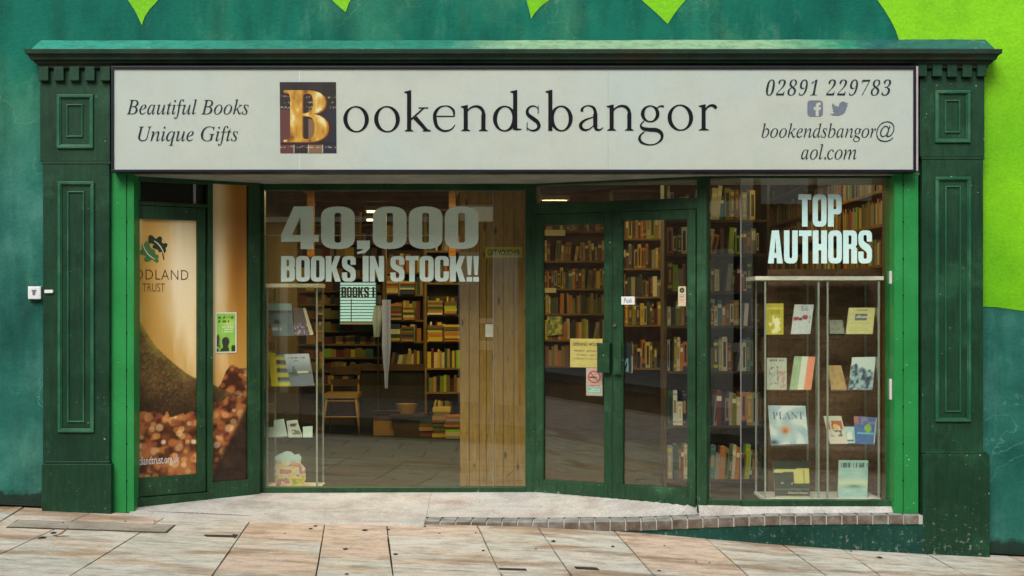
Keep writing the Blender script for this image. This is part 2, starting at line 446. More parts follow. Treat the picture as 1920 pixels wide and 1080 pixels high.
def fit(v, pl, box, d):
    """stretch 2-D outline v to the rectangle (px0,px1,py0,py1) on plane pl"""
    x0 = min(q[0] for q in v); x1 = max(q[0] for q in v); y0 = min(q[1] for q in v); y1 = max(q[1] for q in v)
    ua, zt = pl.uz(box[0], box[2], d); ub, zb = pl.uz(box[1], box[3], d)
    return [pl.pt(ua + (q[0]-x0)/(x1-x0)*(ub-ua), d, zb + (q[1]-y0)/(y1-y0)*(zt-zb)) for q in v]

def print_text(name, body, pl, box, mat, parent, d=0.002, off=0.0, shear=0.0, space=1.0, res=4):
    v, f = font_mesh(body, off, shear, space, res)
    w3 = fit(v, pl, box, d)
    me = bpy.data.meshes.new(name); me.from_pydata([tuple(q) for q in w3], [], f); me.materials.append(mat)
    return link(name, me, parent)

def rounded(pts):
    out = []; n = len(pts)
    for i, p in enumerate(pts):
        r = p[2] if len(p) > 2 else 0
        a = Vector(pts[i-1][:2]); c = Vector(pts[(i+1) % n][:2]); b = Vector(p[:2])
        if r <= 0: out.append((b.x, b.y)); continue
        r = min(r, (a-b).length*0.5, (c-b).length*0.5)
        s = b + (a-b).normalized()*r; e = b + (c-b).normalized()*r
        for k in range(7):
            t = k/6; q = s*(1-t)**2 + b*2*t*(1-t) + e*t*t
            out.append((q.x, q.y))
    return out
def R4(x0, y0, x1, y1, r=0): return [(x0,y0,r),(x1,y0,r),(x1,y1,r),(x0,y1,r)]
GL = {  # heavy condensed capitals: width, list of (outline, holes)
 'O': (.5, [(R4(0,0,.5,1,.2), [R4(.19,.16,.31,.84,.07)])]),
 '0': (.5, [(R4(0,0,.5,1,.26), [R4(.20,.15,.30,.85,.07)])]),
 'T': (.46, [([(.13,0),(.33,0),(.33,.83),(.46,.83),(.46,1),(0,1),(0,.83),(.13,.83)], [])]),
 'P': (.49, [([(0,0),(.21,0),(.21,.38),(.49,.38,.17),(.49,1,.17),(0,1)], [[(.2,.54),(.30,.54,.05),(.30,.85,.05),(.2,.85)]])]),
 'A': (.54, [([(0,0),(.14,1),(.40,1),(.54,0),(.33,0),(.315,.17),(.225,.17),(.21,0)], [[(.235,.32),(.305,.32),(.27,.76)]])]),
 'U': (.5, [([(0,1),(0,0,.2),(.5,0,.2),(.5,1),(.3,1),(.3,.16,.06),(.2,.16,.06),(.2,1)], [])]),
 'H': (.52, [([(0,0),(.21,0),(.21,.40),(.31,.40),(.31,0),(.52,0),(.52,1),(.31,1),(.31,.59),(.21,.59),(.21,1),(0,1)], [])]),
 'R': (.51, [([(0,0),(.21,0),(.21,.44),(.30,.44,.04),(.30,0),(.51,0),(.51,.46,.08),(.45,.50,.03),(.51,.56,.08),(.51,1,.17),(0,1)], [[(.2,.58),(.305,.58,.05),(.305,.85,.05),(.2,.85)]])]),
 'S': (.5, [([(.5,.66),(.31,.66),(.31,.86,.06),(.19,.86,.06),(.19,.68,.06),(.5,.50,.16),(.5,0,.2),(0,0,.2),(0,.36),(.19,.36),(.19,.14,.06),(.31,.14,.06),(.31,.34,.06),(0,.54,.16),(0,1,.2),(.5,1,.2)], [])]),
 'B': (.5, [([(0,0),(.5,0,.16),(.5,.50,.09),(.45,.53,.03),(.5,.57,.09),(.5,1,.16),(0,1)], [[(.2,.15),(.30,.15,.05),(.30,.44,.05),(.2,.44)],[(.2,.6),(.29,.6,.05),(.29,.86,.05),(.2,.86)]])]),
 'K': (.55, [([(0,0),(.21,0),(.21,.34),(.235,.42),(.34,0),(.55,0),(.385,.55),(.535,1),(.335,1),(.21,.62),(.21,1),(0,1)], [])]),
 'I': (.21, [([(0,0),(.21,0),(.21,1),(0,1)], [])]),
 'N': (.5, [([(0,0),(.18,0),(.18,.52),(.32,0),(.5,0),(.5,1),(.32,1),(.32,.48),(.18,1),(0,1)], [])]),
 'C': (.5, [([(.5,.62),(.5,1,.2),(0,1,.2),(0,0,.2),(.5,0,.2),(.5,.4),(.31,.4),(.31,.14,.06),(.19,.14,.06),(.19,.86,.06),(.31,.86,.06),(.31,.62)], [])]),
 '!': (.2, [([(0,1),(.2,1),(.155,.26),(.045,.26)], []), ([(0,0),(.2,0),(.2,.18),(0,.18)], [])]),
 '4': (.56, [([(.29,0),(.48,0),(.48,.17),(.56,.17),(.56,.33),(.48,.33),(.48,1),(.19,1),(0,.33),(0,.17),(.29,.17)], [[(.16,.33),(.29,.33),(.29,.76)]])]),
 ',': (.2, [([(0,.2),(.19,.2),(.19,.02),(.12,-.09),(0,-.12),(0,-.07),(.08,-.03),(.09,0),(0,0)], [])]),
}
def heavy(name, rows, pl, mat, parent, d):
    """rows: list of (string, (px0,px1,pytop,pybase), gap)"""
    mb = MB()
    for s, (a, b, t, bs), gap in rows:
        tot = sum(GL[c][0] if c != ' ' else .16 for c in s) + gap*(len(s)-1)
        ua, zt = pl.uz(a, t, d); ub, zb = pl.uz(b, bs, d); kx = (ub-ua)/tot; kz = zt-zb
        x = 0
        for c in s:
            if c == ' ': x += .16 + gap; continue
            wd, shp = GL[c]
            for out, holes in shp:
                loops = [rounded(out)] + [rounded(h) for h in holes]
                pts = [q for l in loops for q in l]
                tris = tessellate_polygon([[Vector((q[0], q[1], 0)) for q in l] for l in loops])
                i = len(mb.v)
                mb.v += [pl.pt(ua+(x+q[0])*kx, d, zb+q[1]*kz) for q in pts]
                for tr in tris: mb.f.append(tuple(i+k for k in tr)); mb.m.append(0)
            x += wd + gap
    return mb.build(name, mat, parent)

def cr(pts, k=8):
    """smooth open curve through points (x,y,w)"""
    P_ = [np.array(p, float) for p in pts]; P_ = [2*P_[0]-P_[1]] + P_ + [2*P_[-1]-P_[-2]]; out = []
    for i in range(1, len(P_)-2):
        a, b, c, e = P_[i-1:i+3]
        for j in range(k):
            t = j/k; out.append(0.5*((2*b)+(-a+c)*t+(2*a-5*b+4*c-e)*t*t+(-a+3*b-3*c+e)*t**3))
    out.append(P_[-2]); return out
def stroke(pts, smooth=True):
    q = cr(pts) if smooth else [np.array(p, float) for p in pts]
    L, R = [], []
    for i, p in enumerate(q):
        a = q[max(i-1,0)][:2]; b = q[min(i+1,len(q)-1)][:2]; t = b-a; t = t/(np.linalg.norm(t)+1e-9); n = np.array([-t[1], t[0]])*p[2]/2
        L.append(tuple(p[:2]+n)); R.append(tuple(p[:2]-n))
    return L, R
def ellring(cx, cy, rx, ry, sx, sy, n=40, tilt=0.0):
    o, i = [], []
    for k in range(n):
        a = 2*math.pi*k/n
        o.append((cx+rx*math.cos(a), cy+ry*math.sin(a)))
        x = (rx-sx)*math.cos(a); y = (ry-sy)*math.sin(a)
        i.append((cx+x*math.cos(tilt)-y*math.sin(tilt), cy+x*math.sin(tilt)+y*math.cos(tilt)))
    return o, i
def serif_foot(x, w=.36, y=0.0, h=.045):
    return [(x-w/2,y),(x+w/2,y),(x+w/2,y+.02),(x+.085,y+h+.03),(x-.085,y+h+.03),(x-w/2,y+.02)]
ST = .165
def stem(x, y0, y1): return [(x-ST/2,y0),(x+ST/2,y0),(x+ST/2,y1),(x-ST/2,y1-.05)]
def flag(x, y): return [(x-ST/2-.10,y-.10),(x-ST/2,y-.13),(x+ST/2,y-.05),(x+ST/2,y),(x+ST/2-.03,y),(x-ST/2-.12,y-.06)]
RG = {
 'o': (1.04, [], [], [ellring(.52,.5,.51,.52,.165,.052,tilt=.12)]),
 'k': (1.06, [stem(.2,.04,1.6), flag(.2,1.62), serif_foot(.2), [(.24,.48),(.30,.44),(.84,.94),(.76,.94)], [(.58,.90),(.96,.90),(.96,.945),(.58,.945)], [(.36,.50),(.50,.60),(.98,.04),(.80,.04)], serif_foot(.90,.34)], [], []),
 'e': (.87, [[(.1,.57),(.84,.57),(.84,.615),(.1,.615)]], [[(.83,.60,.06),(.80,.82,.10),(.64,.97,.07),(.46,1.0,.04),(.24,.93,.08),(.085,.72,.13),(.075,.47,.145),(.15,.20,.13),(.34,.045,.09),(.54,.02,.07),(.74,.10,.05),(.86,.26,.03)]], []),
 'n': (1.14, [stem(.22,.04,1.0), flag(.22,1.03), serif_foot(.22), serif_foot(.92), stem(.92,.04,.7)], [[(.25,.76,.05),(.42,.92,.06),(.62,.975,.09),(.80,.92,.12),(.905,.78,.13),(.92,.6,.135)]], []),
 'd': (1.14, [stem(.88,.05,1.6), flag(.88,1.62), [(.86,.02),(1.13,.05),(1.13,.085),(.90,.12)]], [], [ellring(.47,.49,.46,.51,.16,.055,tilt=-.05)]),
 's': (.62, [[(.07,.0),(.10,.0),(.105,.34),(.07,.34)], [(.50,.68),(.535,.68),(.54,1.0),(.51,1.0)]], [[(.08,.14,.03),(.18,.05,.05),(.32,.015,.07),(.48,.07,.10),(.55,.20,.13),(.48,.36,.15),(.30,.50,.16),(.13,.64,.14),(.09,.79,.11),(.16,.92,.08),(.30,.985,.055),(.44,.95,.04),(.52,.85,.03)]], []),
 'b': (1.14, [stem(.22,.0,1.6), flag(.22,1.62)], [], [ellring(.66,.49,.46,.51,.16,.055,tilt=.05)]),
 'a': (.98, [stem(.68,.14,.7)], [[(.155,.76,.12),(.18,.88,.08),(.30,.97,.05),(.46,.985,.06),(.61,.91,.10),(.68,.75,.13),(.68,.6,.135)], [(.68,.56,.03),(.50,.51,.045),(.26,.41,.08),(.12,.26,.13),(.14,.11,.13),(.27,.035,.09),(.43,.06,.05),(.62,.20,.03)], [(.68,.2,.13),(.71,.08,.12),(.80,.035,.08),(.90,.06,.05),(.98,.13,.03)]], []),
 'g': (1.04, [], [[(.22,.38,.04),(.12,.28,.05),(.09,.18,.08),(.18,.08,.13),(.42,.035,.15),(.70,.02,.16),(.88,-.08,.14),(.93,-.24,.11),(.86,-.40,.08),(.66,-.53,.05),(.40,-.56,.05),(.14,-.48,.09),(.04,-.34,.11),(.08,-.18,.07),(.24,-.04,.04)], [(.72,.88,.04),(.86,.96,.06),(1.0,.95,.09)]], [ellring(.46,.66,.37,.335,.145,.05)]),
 'r': (.78, [stem(.22,.04,1.0), flag(.22,1.03), serif_foot(.23,.42)], [[(.26,.72,.04),(.36,.90,.07),(.52,.985,.09),(.66,.95,.13),(.73,.86,.12)]], []),
}
def roman(name, letters, pl, base, xh, mat, parent, d):
    """letters: (char, px left, px right); base/xh pixel rows"""
    mb = MB(); lay = 0
    for c, a, b, by in letters:
        wd, polys, strs, rings = RG[c]
        ua, zb = pl.uz(a, base+by, d); ub, zt = pl.uz(b, xh+by, d); kx = (ub-ua)/wd; kz = zt-zb
        def pt(q, dd): return pl.pt(ua+q[0]*kx, dd, zb+q[1]*kz)
        j = 0
        for pg in polys:
            mb.poly([pt(q, d+j*.00012) for q in pg]); j += 1
        for s in strs:
            L, R = stroke(s); dd = d+j*.00012; j += 1
            for i in range(len(L)-1): mb.quad(pt(L[i],dd), pt(L[i+1],dd), pt(R[i+1],dd), pt(R[i],dd))
        for o, i_ in rings:
            dd = d+j*.00012; j += 1; n = len(o)
            for i in range(n): mb.quad(pt(o[i],dd), pt(o[(i+1)%n],dd), pt(i_[(i+1)%n],dd), pt(i_[i],dd))
    return mb.build(name, mat, parent)

def poly_print(name, pts, pl, mat, parent, d):
    """flat printed shape from pixel points"""
    loops = [[Vector((*p, 0)) for p in pts]]
    mb = MB(); mb.v = []
    for p in pts:
        u, z = pl.uz(p[0], p[1], d); mb.v.append(pl.pt(u, d, z))
    for t in tessellate_polygon(loops): mb.f.append(tuple(t)); mb.m.append(0)
    return mb.build(name, mat, parent)

def picture(name, corners, nu, nv, fn, parent, mat=None):
    """flat printed picture: corners bl,br,tr,tl ; fn(u,v)->sRGB 0..255 arrays"""
    bl, br, tr, tl = [np.array(c) for c in corners]
    us, vs = np.meshgrid(np.linspace(0,1,nu+1), np.linspace(0,1,nv+1))
    U = us[...,None]; V = vs[...,None]
    pts = (bl*(1-U)+br*U)*(1-V) + (tl*(1-U)+tr*U)*V
    me = bpy.data.meshes.new(name)
    idx = np.arange((nu+1)*(nv+1)).reshape(nv+1, nu+1)
    faces = np.stack([idx[:-1,:-1], idx[:-1,1:], idx[1:,1:], idx[1:,:-1]], -1).reshape(-1,4)
    me.from_pydata(pts.reshape(-1,3).tolist(), [], faces.tolist())
    c = np.clip(np.array(fn(us, vs), float)/255.0, 0, 1)
    c = np.where(c <= 0.04045, c/12.92, ((c+0.055)/1.055)**2.4)
    at = me.color_attributes.new('Col', 'FLOAT_COLOR', 'POINT')
    rgba = np.concatenate([c.reshape(-1,3), np.ones((c.reshape(-1,3).shape[0],1))], 1)
    at.data.foreach_set('color', rgba.astype(np.float32).ravel())
    me.materials.append(mat or M['print'])
    return link(name, me, parent)

# value noise for printed pictures
RNG = np.random.RandomState(3)
GRID = RNG.rand(256, 256)
def vn(x, y):
    xi = np.floor(x).astype(int); yi = np.floor(y).astype(int); fx = x-xi; fy = y-yi
    fx = fx*fx*(3-2*fx); fy = fy*fy*(3-2*fy)
    g = lambda a, b: GRID[a % 256, b % 256]
    return (g(xi,yi)*(1-fx)+g(xi+1,yi)*fx)*(1-fy) + (g(xi,yi+1)*(1-fx)+g(xi+1,yi+1)*fx)*fy
def fbm(x, y, o=4):
    s = 0; a = .5
    for k in range(o): s = s + a*vn(x*2**k+17*k, y*2**k+31*k); a *= .5
    return s
def lerp(a, b, t): t = np.clip(t, 0, 1)[...,None]; return np.array(a)*(1-t)+np.array(b)*t
def sstep(a, b, x): t = np.clip((x-a)/(b-a), 0, 1); return t*t*(3-2*t)

# ================================================================== GROUND
def gz(x, y):
    """pavement height: falls to the right, humps up a little in front of the entrance"""
    b = 0.15 - 0.0494*(x + 3.24)
    return b + 0.062*math.exp(-((x-0.35)/1.35)**2)*max(0.0, 1 - max(0, -y-0.1)/1.3)

def ground_px(px, py):
    lo, hi = 5.0, 12.0
    dx, dz = (px-960)/F, -(py-575)/F
    for _ in range(40):
        k = (lo+hi)/2
        if CZ+dz*k > gz(dx*k, k-D): lo = k
        else: hi = k
    return Vector((dx*lo, lo-D, gz(dx*lo, lo-D)))

def sheet(name, x0, x1, y0, y1, nx, ny, zf, mat, kind='structure'):
    me = bpy.data.meshes.new(name); v = []; f = []
    for j in range(ny+1):
        for i in range(nx+1):
            x = x0+(x1-x0)*i/nx; y = y0+(y1-y0)*j/ny
            v.append((x, y, zf(x, y)))
    for j in range(ny):
        for i in range(nx):
            a = j*(nx+1)+i; f.append((a, a+1, a+nx+2, a+nx+1))
    me.from_pydata(v, [], f); me.materials.append(mat)
    o = link(name, me); tag(o, kind=kind); return o

M['asphalt'] = paint('asphalt', (0.045,0.045,0.045,1), (0.06,0.058,0.055,1), rough=0.9, big=3, fine=120, fineamt=0.4, bump=0.4)
def pav2():
    m, nt, b = newmat('far_paving')
    tc = nt.nodes.new('ShaderNodeTexCoord').outputs['Object']
    br = N(nt, 'ShaderNodeTexBrick', Scale=1.0); br.inputs['Color1'].default_value = (0.42,0.38,0.31,1); br.inputs['Color2'].default_value = (0.36,0.33,0.29,1)
    br.inputs['Mortar'].default_value = (0.06,0.05,0.04,1); br.inputs['Brick Width'].default_value = 0.6; br.inputs['Row Height'].default_value = 0.6; br.inputs['Mortar Size'].default_value = 0.008
    nt.links.new(tc, br.inputs['Vector'])
    col = mix(nt, 1.0, br.outputs['Color'], ramp(nt, noise(nt, tc, 4, 6, 0.7), [(0.3, (0.7,0.7,0.7,1)), (0.6, W1)]), 'MULTIPLY')
    nt.links.new(col, b.inputs['Base Color']); b.inputs['Roughness'].default_value = 0.85
    return m
M['far_paving'] = pav2()
sheet('ground', -60, 60, -60, 30, 24, 18, lambda x, y: gz(x, -3)-0.45 - 0.0, M['asphalt'])
sheet('pavement_bed', -16, 16, -4.6, 0.1, 64, 20, lambda x, y: gz(x, y)-0.018, M['joint'])
sheet('pavement', -16, 16, -4.6, -2.75, 64, 6, lambda x, y: gz(x, y)-0.004, M['far_paving'])
sheet('road', -16, 16, -7.2, -4.6, 32, 2, lambda x, y: gz(x, -3)-0.11, M['asphalt'])
sheet('far_pavement', -16, 16, -11.4, -7.2, 32, 4, lambda x, y: gz(x, -3)+0.0, M['far_paving'])
mb = MB()
for i in range(32):
    x = -16+i
    for (ya, yb) in ((-4.72, -4.6), (-7.2, -7.08)):
        mb.hexa([Vector(q) for q in ((x+.004,ya,gz(x,-3)-.2),(x+.996,ya,gz(x+1,-3)-.2),(x+.996,yb,gz(x+1,-3)-.2),(x+.004,yb,gz(x,-3)-.2),(x+.004,ya,gz(x,-3)+.004),(x+.996,ya,gz(x+1,-3)+.004),(x+.996,yb,gz(x+1,-3)+.004),(x+.004,yb,gz(x,-3)+.004))])
tag(mb.build('kerb', M['cover_stone']), kind='structure')

# flagstones laid in strips that run out from the shop front
JT = [(-260,1010,-560,1080),(-110,1000,-330,1080),(10,972,-110,1045),(135,977,-90,1080),(262,999,130,1080),(464,984,397,1080),(609,984,592,1080),(725,984,737,1080),(896,988,941,1080),(1011,992,1072,1080),(1155,999,1227,1080),(1325,1010,1403,1080),(1480,1030,1550,1080),(1612,1052,1652,1080),(1780,1062,1830,1090),(1960,1075,2030,1108),(2130,1090,2210,1118)]
CR = [[],[1040],[1015,1065],[993,1030],[1003,1044,1075],[1012,1038],[1006,1047],[1006,1064],[1031],[1034,1068],[1021,1047,1071],[1014,1031,1076],[1052],[1060],[],[]]
pave = sheet('paving', -16, 16, -0.02, 0.0, 2, 1, lambda x, y: gz(x, y)-0.03, M['joint'])
def line_at(j, y):
    a = ground_px(j[0], j[1]); b = ground_px(j[2], j[3])
    t = (y-a.y)/(b.y-a.y); return a.x+(b.x-a.x)*t
random.seed(11)
for s in range(len(JT)-1):
    A, B = JT[s], JT[s+1]
    def ymid(py):
        px = (A[0]+B[0])/2; return ground_px(px, py).y
    ys = [0.0] + [ymid(c) for c in CR[s]]
    ys = [0.0] + sorted([q for q in ys[1:] if q < -0.12], reverse=True)
    while ys[-1] > -2.3: ys.append(ys[-1]-random.choice([.45,.6,.6,.75]))
    ys.append(-2.75) if ys[-1] > -2.6 else ys.__setitem__(-1, -2.75)
    for k in range(len(ys)-1):
        ya, yb = ys[k]-.004, ys[k+1]+.004
        tilt = random.uniform(-.010, .010)
        J = lambda: random.uniform(.003, .0075)
        c = [(line_at(A, ya)+J(), ya+tilt), (line_at(B, ya)-J(), ya-tilt), (line_at(B, yb)-J(), yb-tilt), (line_at(A, yb)+J(), yb+tilt)]
        dz = random.uniform(-.0015, .0015)
        m_ = MB(); n = 6
        # a flag that follows the bend of the pavement: top grid of 6 strips, sides below
        top = []
        for i in range(n+1):
            t = i/n
            xa = c[0][0]+(c[1][0]-c[0][0])*t; y1 = c[0][1]+(c[1][1]-c[0][1])*t
            xb = c[3][0]+(c[2][0]-c[3][0])*t; y2 = c[3][1]+(c[2][1]-c[3][1])*t
            top.append((Vector((xa, y1, gz(xa, y1)+dz)), Vector((xb, y2, gz(xb, y2)+dz))))
        dn = Vector((0,0,-.015))
        for i in range(n):
            (a1, a2), (b1, b2) = top[i], top[i+1]
            m_.quad(a2, b2, b1, a1); m_.quad(a2+dn, b2+dn, b2, a2); m_.quad(b1+dn, a1+dn, a1, b1)
        m_.quad(top[0][0]+dn, top[0][1]+dn, top[0][1], top[0][0]); m_.quad(top[-1][1]+dn, top[-1][0]+dn, top[-1][0], top[-1][1])
        m_.build('paving_slab', M['slab'], pave)

for side, xe, jl in ((-1, -16, JT[0]), (1, 16, JT[-1])):
    mb = MB()
    for k in range(7):
        y0, y1 = -2.75+k*2.75/7, -2.75+(k+1)*2.75/7
        for q in range(10):
            a0, a1 = q/10, (q+1)/10
            f_ = lambda a, y: Vector((xe+(line_at(jl, y)-xe)*a, y, gz(xe+(line_at(jl, y)-xe)*a, y)-.003))
            mb.quad(f_(a0,y0), f_(a1,y0), f_(a1,y1), f_(a0,y1))
    tag(mb.build('pavement', M['far_paving']), kind='structure')
# concrete cover let into the flags, sunken lifting slots, leaf and litter specks
def flat_on_ground(name, pts, mat, h, parent=None, depth=.006):
    q = [ground_px(*p) for p in pts]
    mb = MB(); up = Vector((0,0,h)); n = len(q)
    mb.poly([p+up for p in q])
    for i in range(n): mb.quad(q[i]-Vector((0,0,depth)), q[(i+1)%n]-Vector((0,0,depth)), q[(i+1)%n]+up, q[i]+up)
    return mb.build(name, mat, parent)
t = thing('access_cover', 'long grey concrete access cover let into the pavement below the left pilaster', 'access cover')
flat_on_ground('frame', [(11,989.5),(33,975),(330,984.7),(313,999.8)], M['joint'], .0022, t)
flat_on_ground('lid', [(14,988),(35,976),(326,985.5),(310,998)], M['cover_stone'], .0042, t)
for pts in ([(382,1003),(444,1004.5),(441,1007.5),(386,1006)], [(862,1065),(988,1067),(990,1072),(866,1070)][:0] or [(934,1065.5),(986,1067),(988,1071),(937,1069.5)], [(1076,1063),(1119,1065),(1124,1069.5),(1081,1067)], [(436,1002),(447,1003),(441,1009),(438,1008)]):
    flat_on_ground('drain_slot', pts, M['joint'], .0035, pave)
lf = MB()
c0 = ground_px(113, 1006)
P0 = [(-.052,0,.004),(-.02,-.02,.008),(.02,-.018,.02),(.045,-.004,.052),(.047,.01,.05),(.015,.018,.02),(-.02,.014,.010)]
lf.poly([c0+Vector(p) for p in P0]); lf.poly([c0+Vector((p[0],p[1],p[2]+.003)) for p in P0])
tag(lf.build('fallen_leaf', flat('leaf_brown', (0.30,0.13,0.03,1), 0.7)), 'curled dry brown leaf lying on the pavement by the access cover', 'leaf')
deb = [(78,1009,6,'leaf'),(100,1000,5,''),(118,981,3,''),(235,978,2,''),(290,978,2,''),(500,965,2,''),(582,992,4,''),(534,1001,2,''),(648,1030,4,''),(650,1077,3,''),(728,994,3,''),(684,995,5,''),(824,1001,2,''),(892,1000,2,''),(906,1033,3,''),(742,1040,4,''),(730,1023,2,''),(1038,1015,4,''),(1149,1025,3,''),(1236,1071,3,''),(1305,1054,2,''),(1649,1046,5,''),(1596,1034,2,''),(1700,1034,2,''),(592,987,4,''),(797,988,2,''),(1246,1024,2,''),(1330,1056,2,''),(1005,1030,2,'')]
mb = MB()
for (x, y, r, _) in deb:
    c = ground_px(x, y); rr = r*.0033; n = 7; random.seed(x)
    pts = [c+Vector((rr*1.5*math.cos(2*math.pi*k/n)*random.uniform(.6,1.1), rr*2.0*math.sin(2*math.pi*k/n)*random.uniform(.6,1.1), .0025)) for k in range(n)]
    tip = c+Vector((0,0,.006+rr*.25))
    for k in range(n): mb.poly([pts[k], pts[(k+1)%n], tip])
tag(mb.build('litter_specks', flat('grit', (0.02,0.014,0.01,1), 0.9)), 'tiny dark crumbs of leaf and grit scattered over the pavement', 'litter', kind='stuff')

# ================================================================== SHOP BUILDING
shop = thing('shop_building', 'green painted bookshop front with dark pilasters, cornice and glazed recessed entrance', 'building')
WL, WR, WT = -9.0, 9.0, 6.2
pxL, pxR = X_(75, -.1), X_(1846, -.1)
mb = MB()
mb.box(WL, X_(140,0), 0.0, .3, -.8, WT)                              # left of the shop front
mb.box(X_(1790,0), WR, 0.0, .3, -.8, WT)                             # right of it
mb.box(X_(140,0), X_(1790,0), 0.0, .3, 2.50, WT)                     # above it
mb.build('wall', M['teal_wall'], shop)
YW = YP(0.0)
# mural fields in other colours lie a few millimetres proud of the render
def mural(name, pts, mat, label=None, d=.004):
    q = [YW.pt(*[YW.uz(px, py, d)[0], d, YW.uz(px, py, d)[1]]) for px, py in pts]
    mb = MB(); lo = [[Vector((p[0], -p[1], 0)) for p in pts]]
    mb.v = q
    for t_ in tessellate_polygon(lo): mb.f.append(tuple(t_)); mb.m.append(0)
    o = mb.build(name, mat, shop)
    if label: o['label'] = label
    return o
arc = [(1560,-160),(1600,-80),(1630,-30),(1645,0),(1658,18),(1670,38),(1680,58),(1687,80),(1690,110)]
mural('painted_leaf', arc+[(1800,110),(1800,575),(1848,575),(1868,576),(1890,579),(1925,584),(2100,611),(2900,699),(2900,-160)], M['lime'], 'large lime green mural shape right of the sign')
mural('painted_leaf', [(180,-160),(240,0),(254,22),(266,47),(271,32),(280,18),(292,5),(330,-40),(460,-160)], M['lime'], 'lime mural leaf tip above the left end of the cornice')
mural('painted_leaf', [(540,-160),(600,-30),(626,4),(648,23),(653,8),(662,-8),(700,-60),(760,-160)], M['lime'], 'small lime mural leaf tip, second from the left')
mural('painted_leaf', [(930,-160),(975,-40),(987,0),(992,18),(996,35),(1003,24),(1014,12),(1030,0),(1080,-60),(1150,-160)], M['lime'], 'lime mural leaf tip, third from the left')
mural('painted_leaf', [(1060,-160),(1150,-60),(1203,0),(1228,22),(1252,45),(1263,28),(1275,12),(1287,-2),(1340,-70),(1400,-160)], M['lime'], 'lime mural leaf tip nearest the right end')

# ---- pilasters
def pilaster(side, x0s, x1s, rows, dent, panels):
    mb = MB()
    pl = YP(-.10)
    ytop, ysplit, ybase, yplinth, pl0, pl1 = rows
    z = lambda py: Z_(py, -.10)
    xb0, xb1 = X_(x0s, -.10), X_(x1s, -.10)
    zb = min(gz(xb0, 0), gz(xb1, 0)) - .05
    mb.box(xb0, xb1, -.10, .25, z(ysplit)+.012, z(ytop))                     # upper block
    mb.box(xb0+.016, xb1-.006, -.092, .25, z(ybase)-.001, z(ysplit)-.006)        # shaft
    mb.box(xb0+.010, xb1+.004, -.097, .25, z(ysplit)-.006, z(ysplit)+.012)        # necking joint
    o = mb.build('pilaster', M['dark_green'], shop, bevel=.004)
    o['label'] = 'dark green panelled pilaster at the %s end of the shop front' % side
    pm = MB(); pm.box(X_(pl0, -.115), X_(pl1, -.115), -.115, .25, zb-.05, z(ybase)-.006)
    pm.box(X_(pl0,-.115)+.012, X_(pl1,-.115)-.012, -.102, .25, z(ybase)-.006, z(ybase)+.012)
    pm.build('plinth', M['dark_green'], o, bevel=.004)
    for (dx0, dx1, dy0, dy1) in dent:
        MB().box(X_(dx0, -.135), X_(dx1, -.135), -.135, -.1005, Z_(dy1, -.135), Z_(dy0, -.135)).build('dentil', M['dark_green'], o, bevel=.003)
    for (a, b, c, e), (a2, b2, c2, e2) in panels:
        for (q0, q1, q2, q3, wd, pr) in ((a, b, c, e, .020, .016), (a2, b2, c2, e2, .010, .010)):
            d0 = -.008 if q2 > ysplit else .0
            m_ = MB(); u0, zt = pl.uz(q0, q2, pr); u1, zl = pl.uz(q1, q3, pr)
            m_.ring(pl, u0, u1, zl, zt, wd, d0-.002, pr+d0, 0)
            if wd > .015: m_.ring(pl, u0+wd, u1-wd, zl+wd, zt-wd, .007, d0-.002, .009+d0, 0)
            m_.build('panel_moulding', M['moulding_highlight'], o, bevel=.0035)
    return o
pil_l = pilaster('left', 75, 206, (120, 306, 868, 962, 78, 208),
    [(a, a+18, 125, 151) for a in (72.5, 101, 130, 159, 188)],
    [((106,174,177,278),(124,155,195,257)), ((107,175,340,811),(125,157,358,792))])
pil_r = pilaster('right', 1725, 1846, (118, 297, 850, 1045, 1731, 1856),
    [(1721,1738,118,143),(1749,1767,118,143),(1777,1795,118,144),(1805,1823,118,144),(1833,1850,118,143)],
    [((1754,1820,169,267),(1772,1801,187,249)), ((1755,1822,331,791),(1773,1803,348,773))])

# ---- cornice with mitred returns and a sloping lead flashing on top
zc = lambda py: Z_(py, -.2)
prof = [(.105, zc(124)), (.125, zc(124)), (.128, zc(119)), (.150, zc(115)), (.152, zc(111)), (.172, zc(110)), (.176, zc(105)), (.190, zc(101)), (.200, zc(100)), (.202, zc(92)), (.0, zc(92)+.004)]
xl, xr = X_(75,-.1)+.02, X_(1846,-.1)-.005
mb = MB()
for i in range(len(prof)-1):
    (d1, z1), (d2, z2) = prof[i], prof[i+1]
    def loop(d, z): e = max(d-.105, -.0)*.95 + .0; return [Vector((xl-e, 0, z)), Vector((xl-e, -d, z)), Vector((xr+e, -d, z)), Vector((xr+e, 0, z))]
    a, b = loop(d1, z1), loop(d2, z2)
    for k in range(3): mb.quad(a[k], a[k+1], b[k+1], b[k])
mb.quad(*[Vector((x, y, prof[0][1])) for x, y in ((xl,0),(xr,0),(xr,-.105),(xl,-.105))])
cor = mb.build('cornice', M['cornice_green'], shop)
mb = MB()
n = 60
x0, x1 = X_(60,-.19), X_(1864,-.19)
random.seed(5)
zl0 = zc(92)+.006
for i in range(n):
    xa = x0+(x1-x0)*i/n; xb = x0+(x1-x0)*(i+1)/n
    wob = lambda x: .0012*math.sin(x*7)+.001*math.sin(x*23)+ .02*(x/3.3 if x > 0 else 0)*.35
    za, zb_ = Z_(76,0)+wob(xa), Z_(76,0)+wob(xb)
    mb.quad(Vector((xa,-.195,zl0)), Vector((xb,-.195,zl0)), Vector((xb,-.006,zb_)), Vector((xa,-.006,za)))
    mb.quad(Vector((xa,-.195,zl0)), Vector((xb,-.195,zl0)), Vector((xb,-.195,zl0-.005)), Vector((xa,-.195,zl0-.005)))
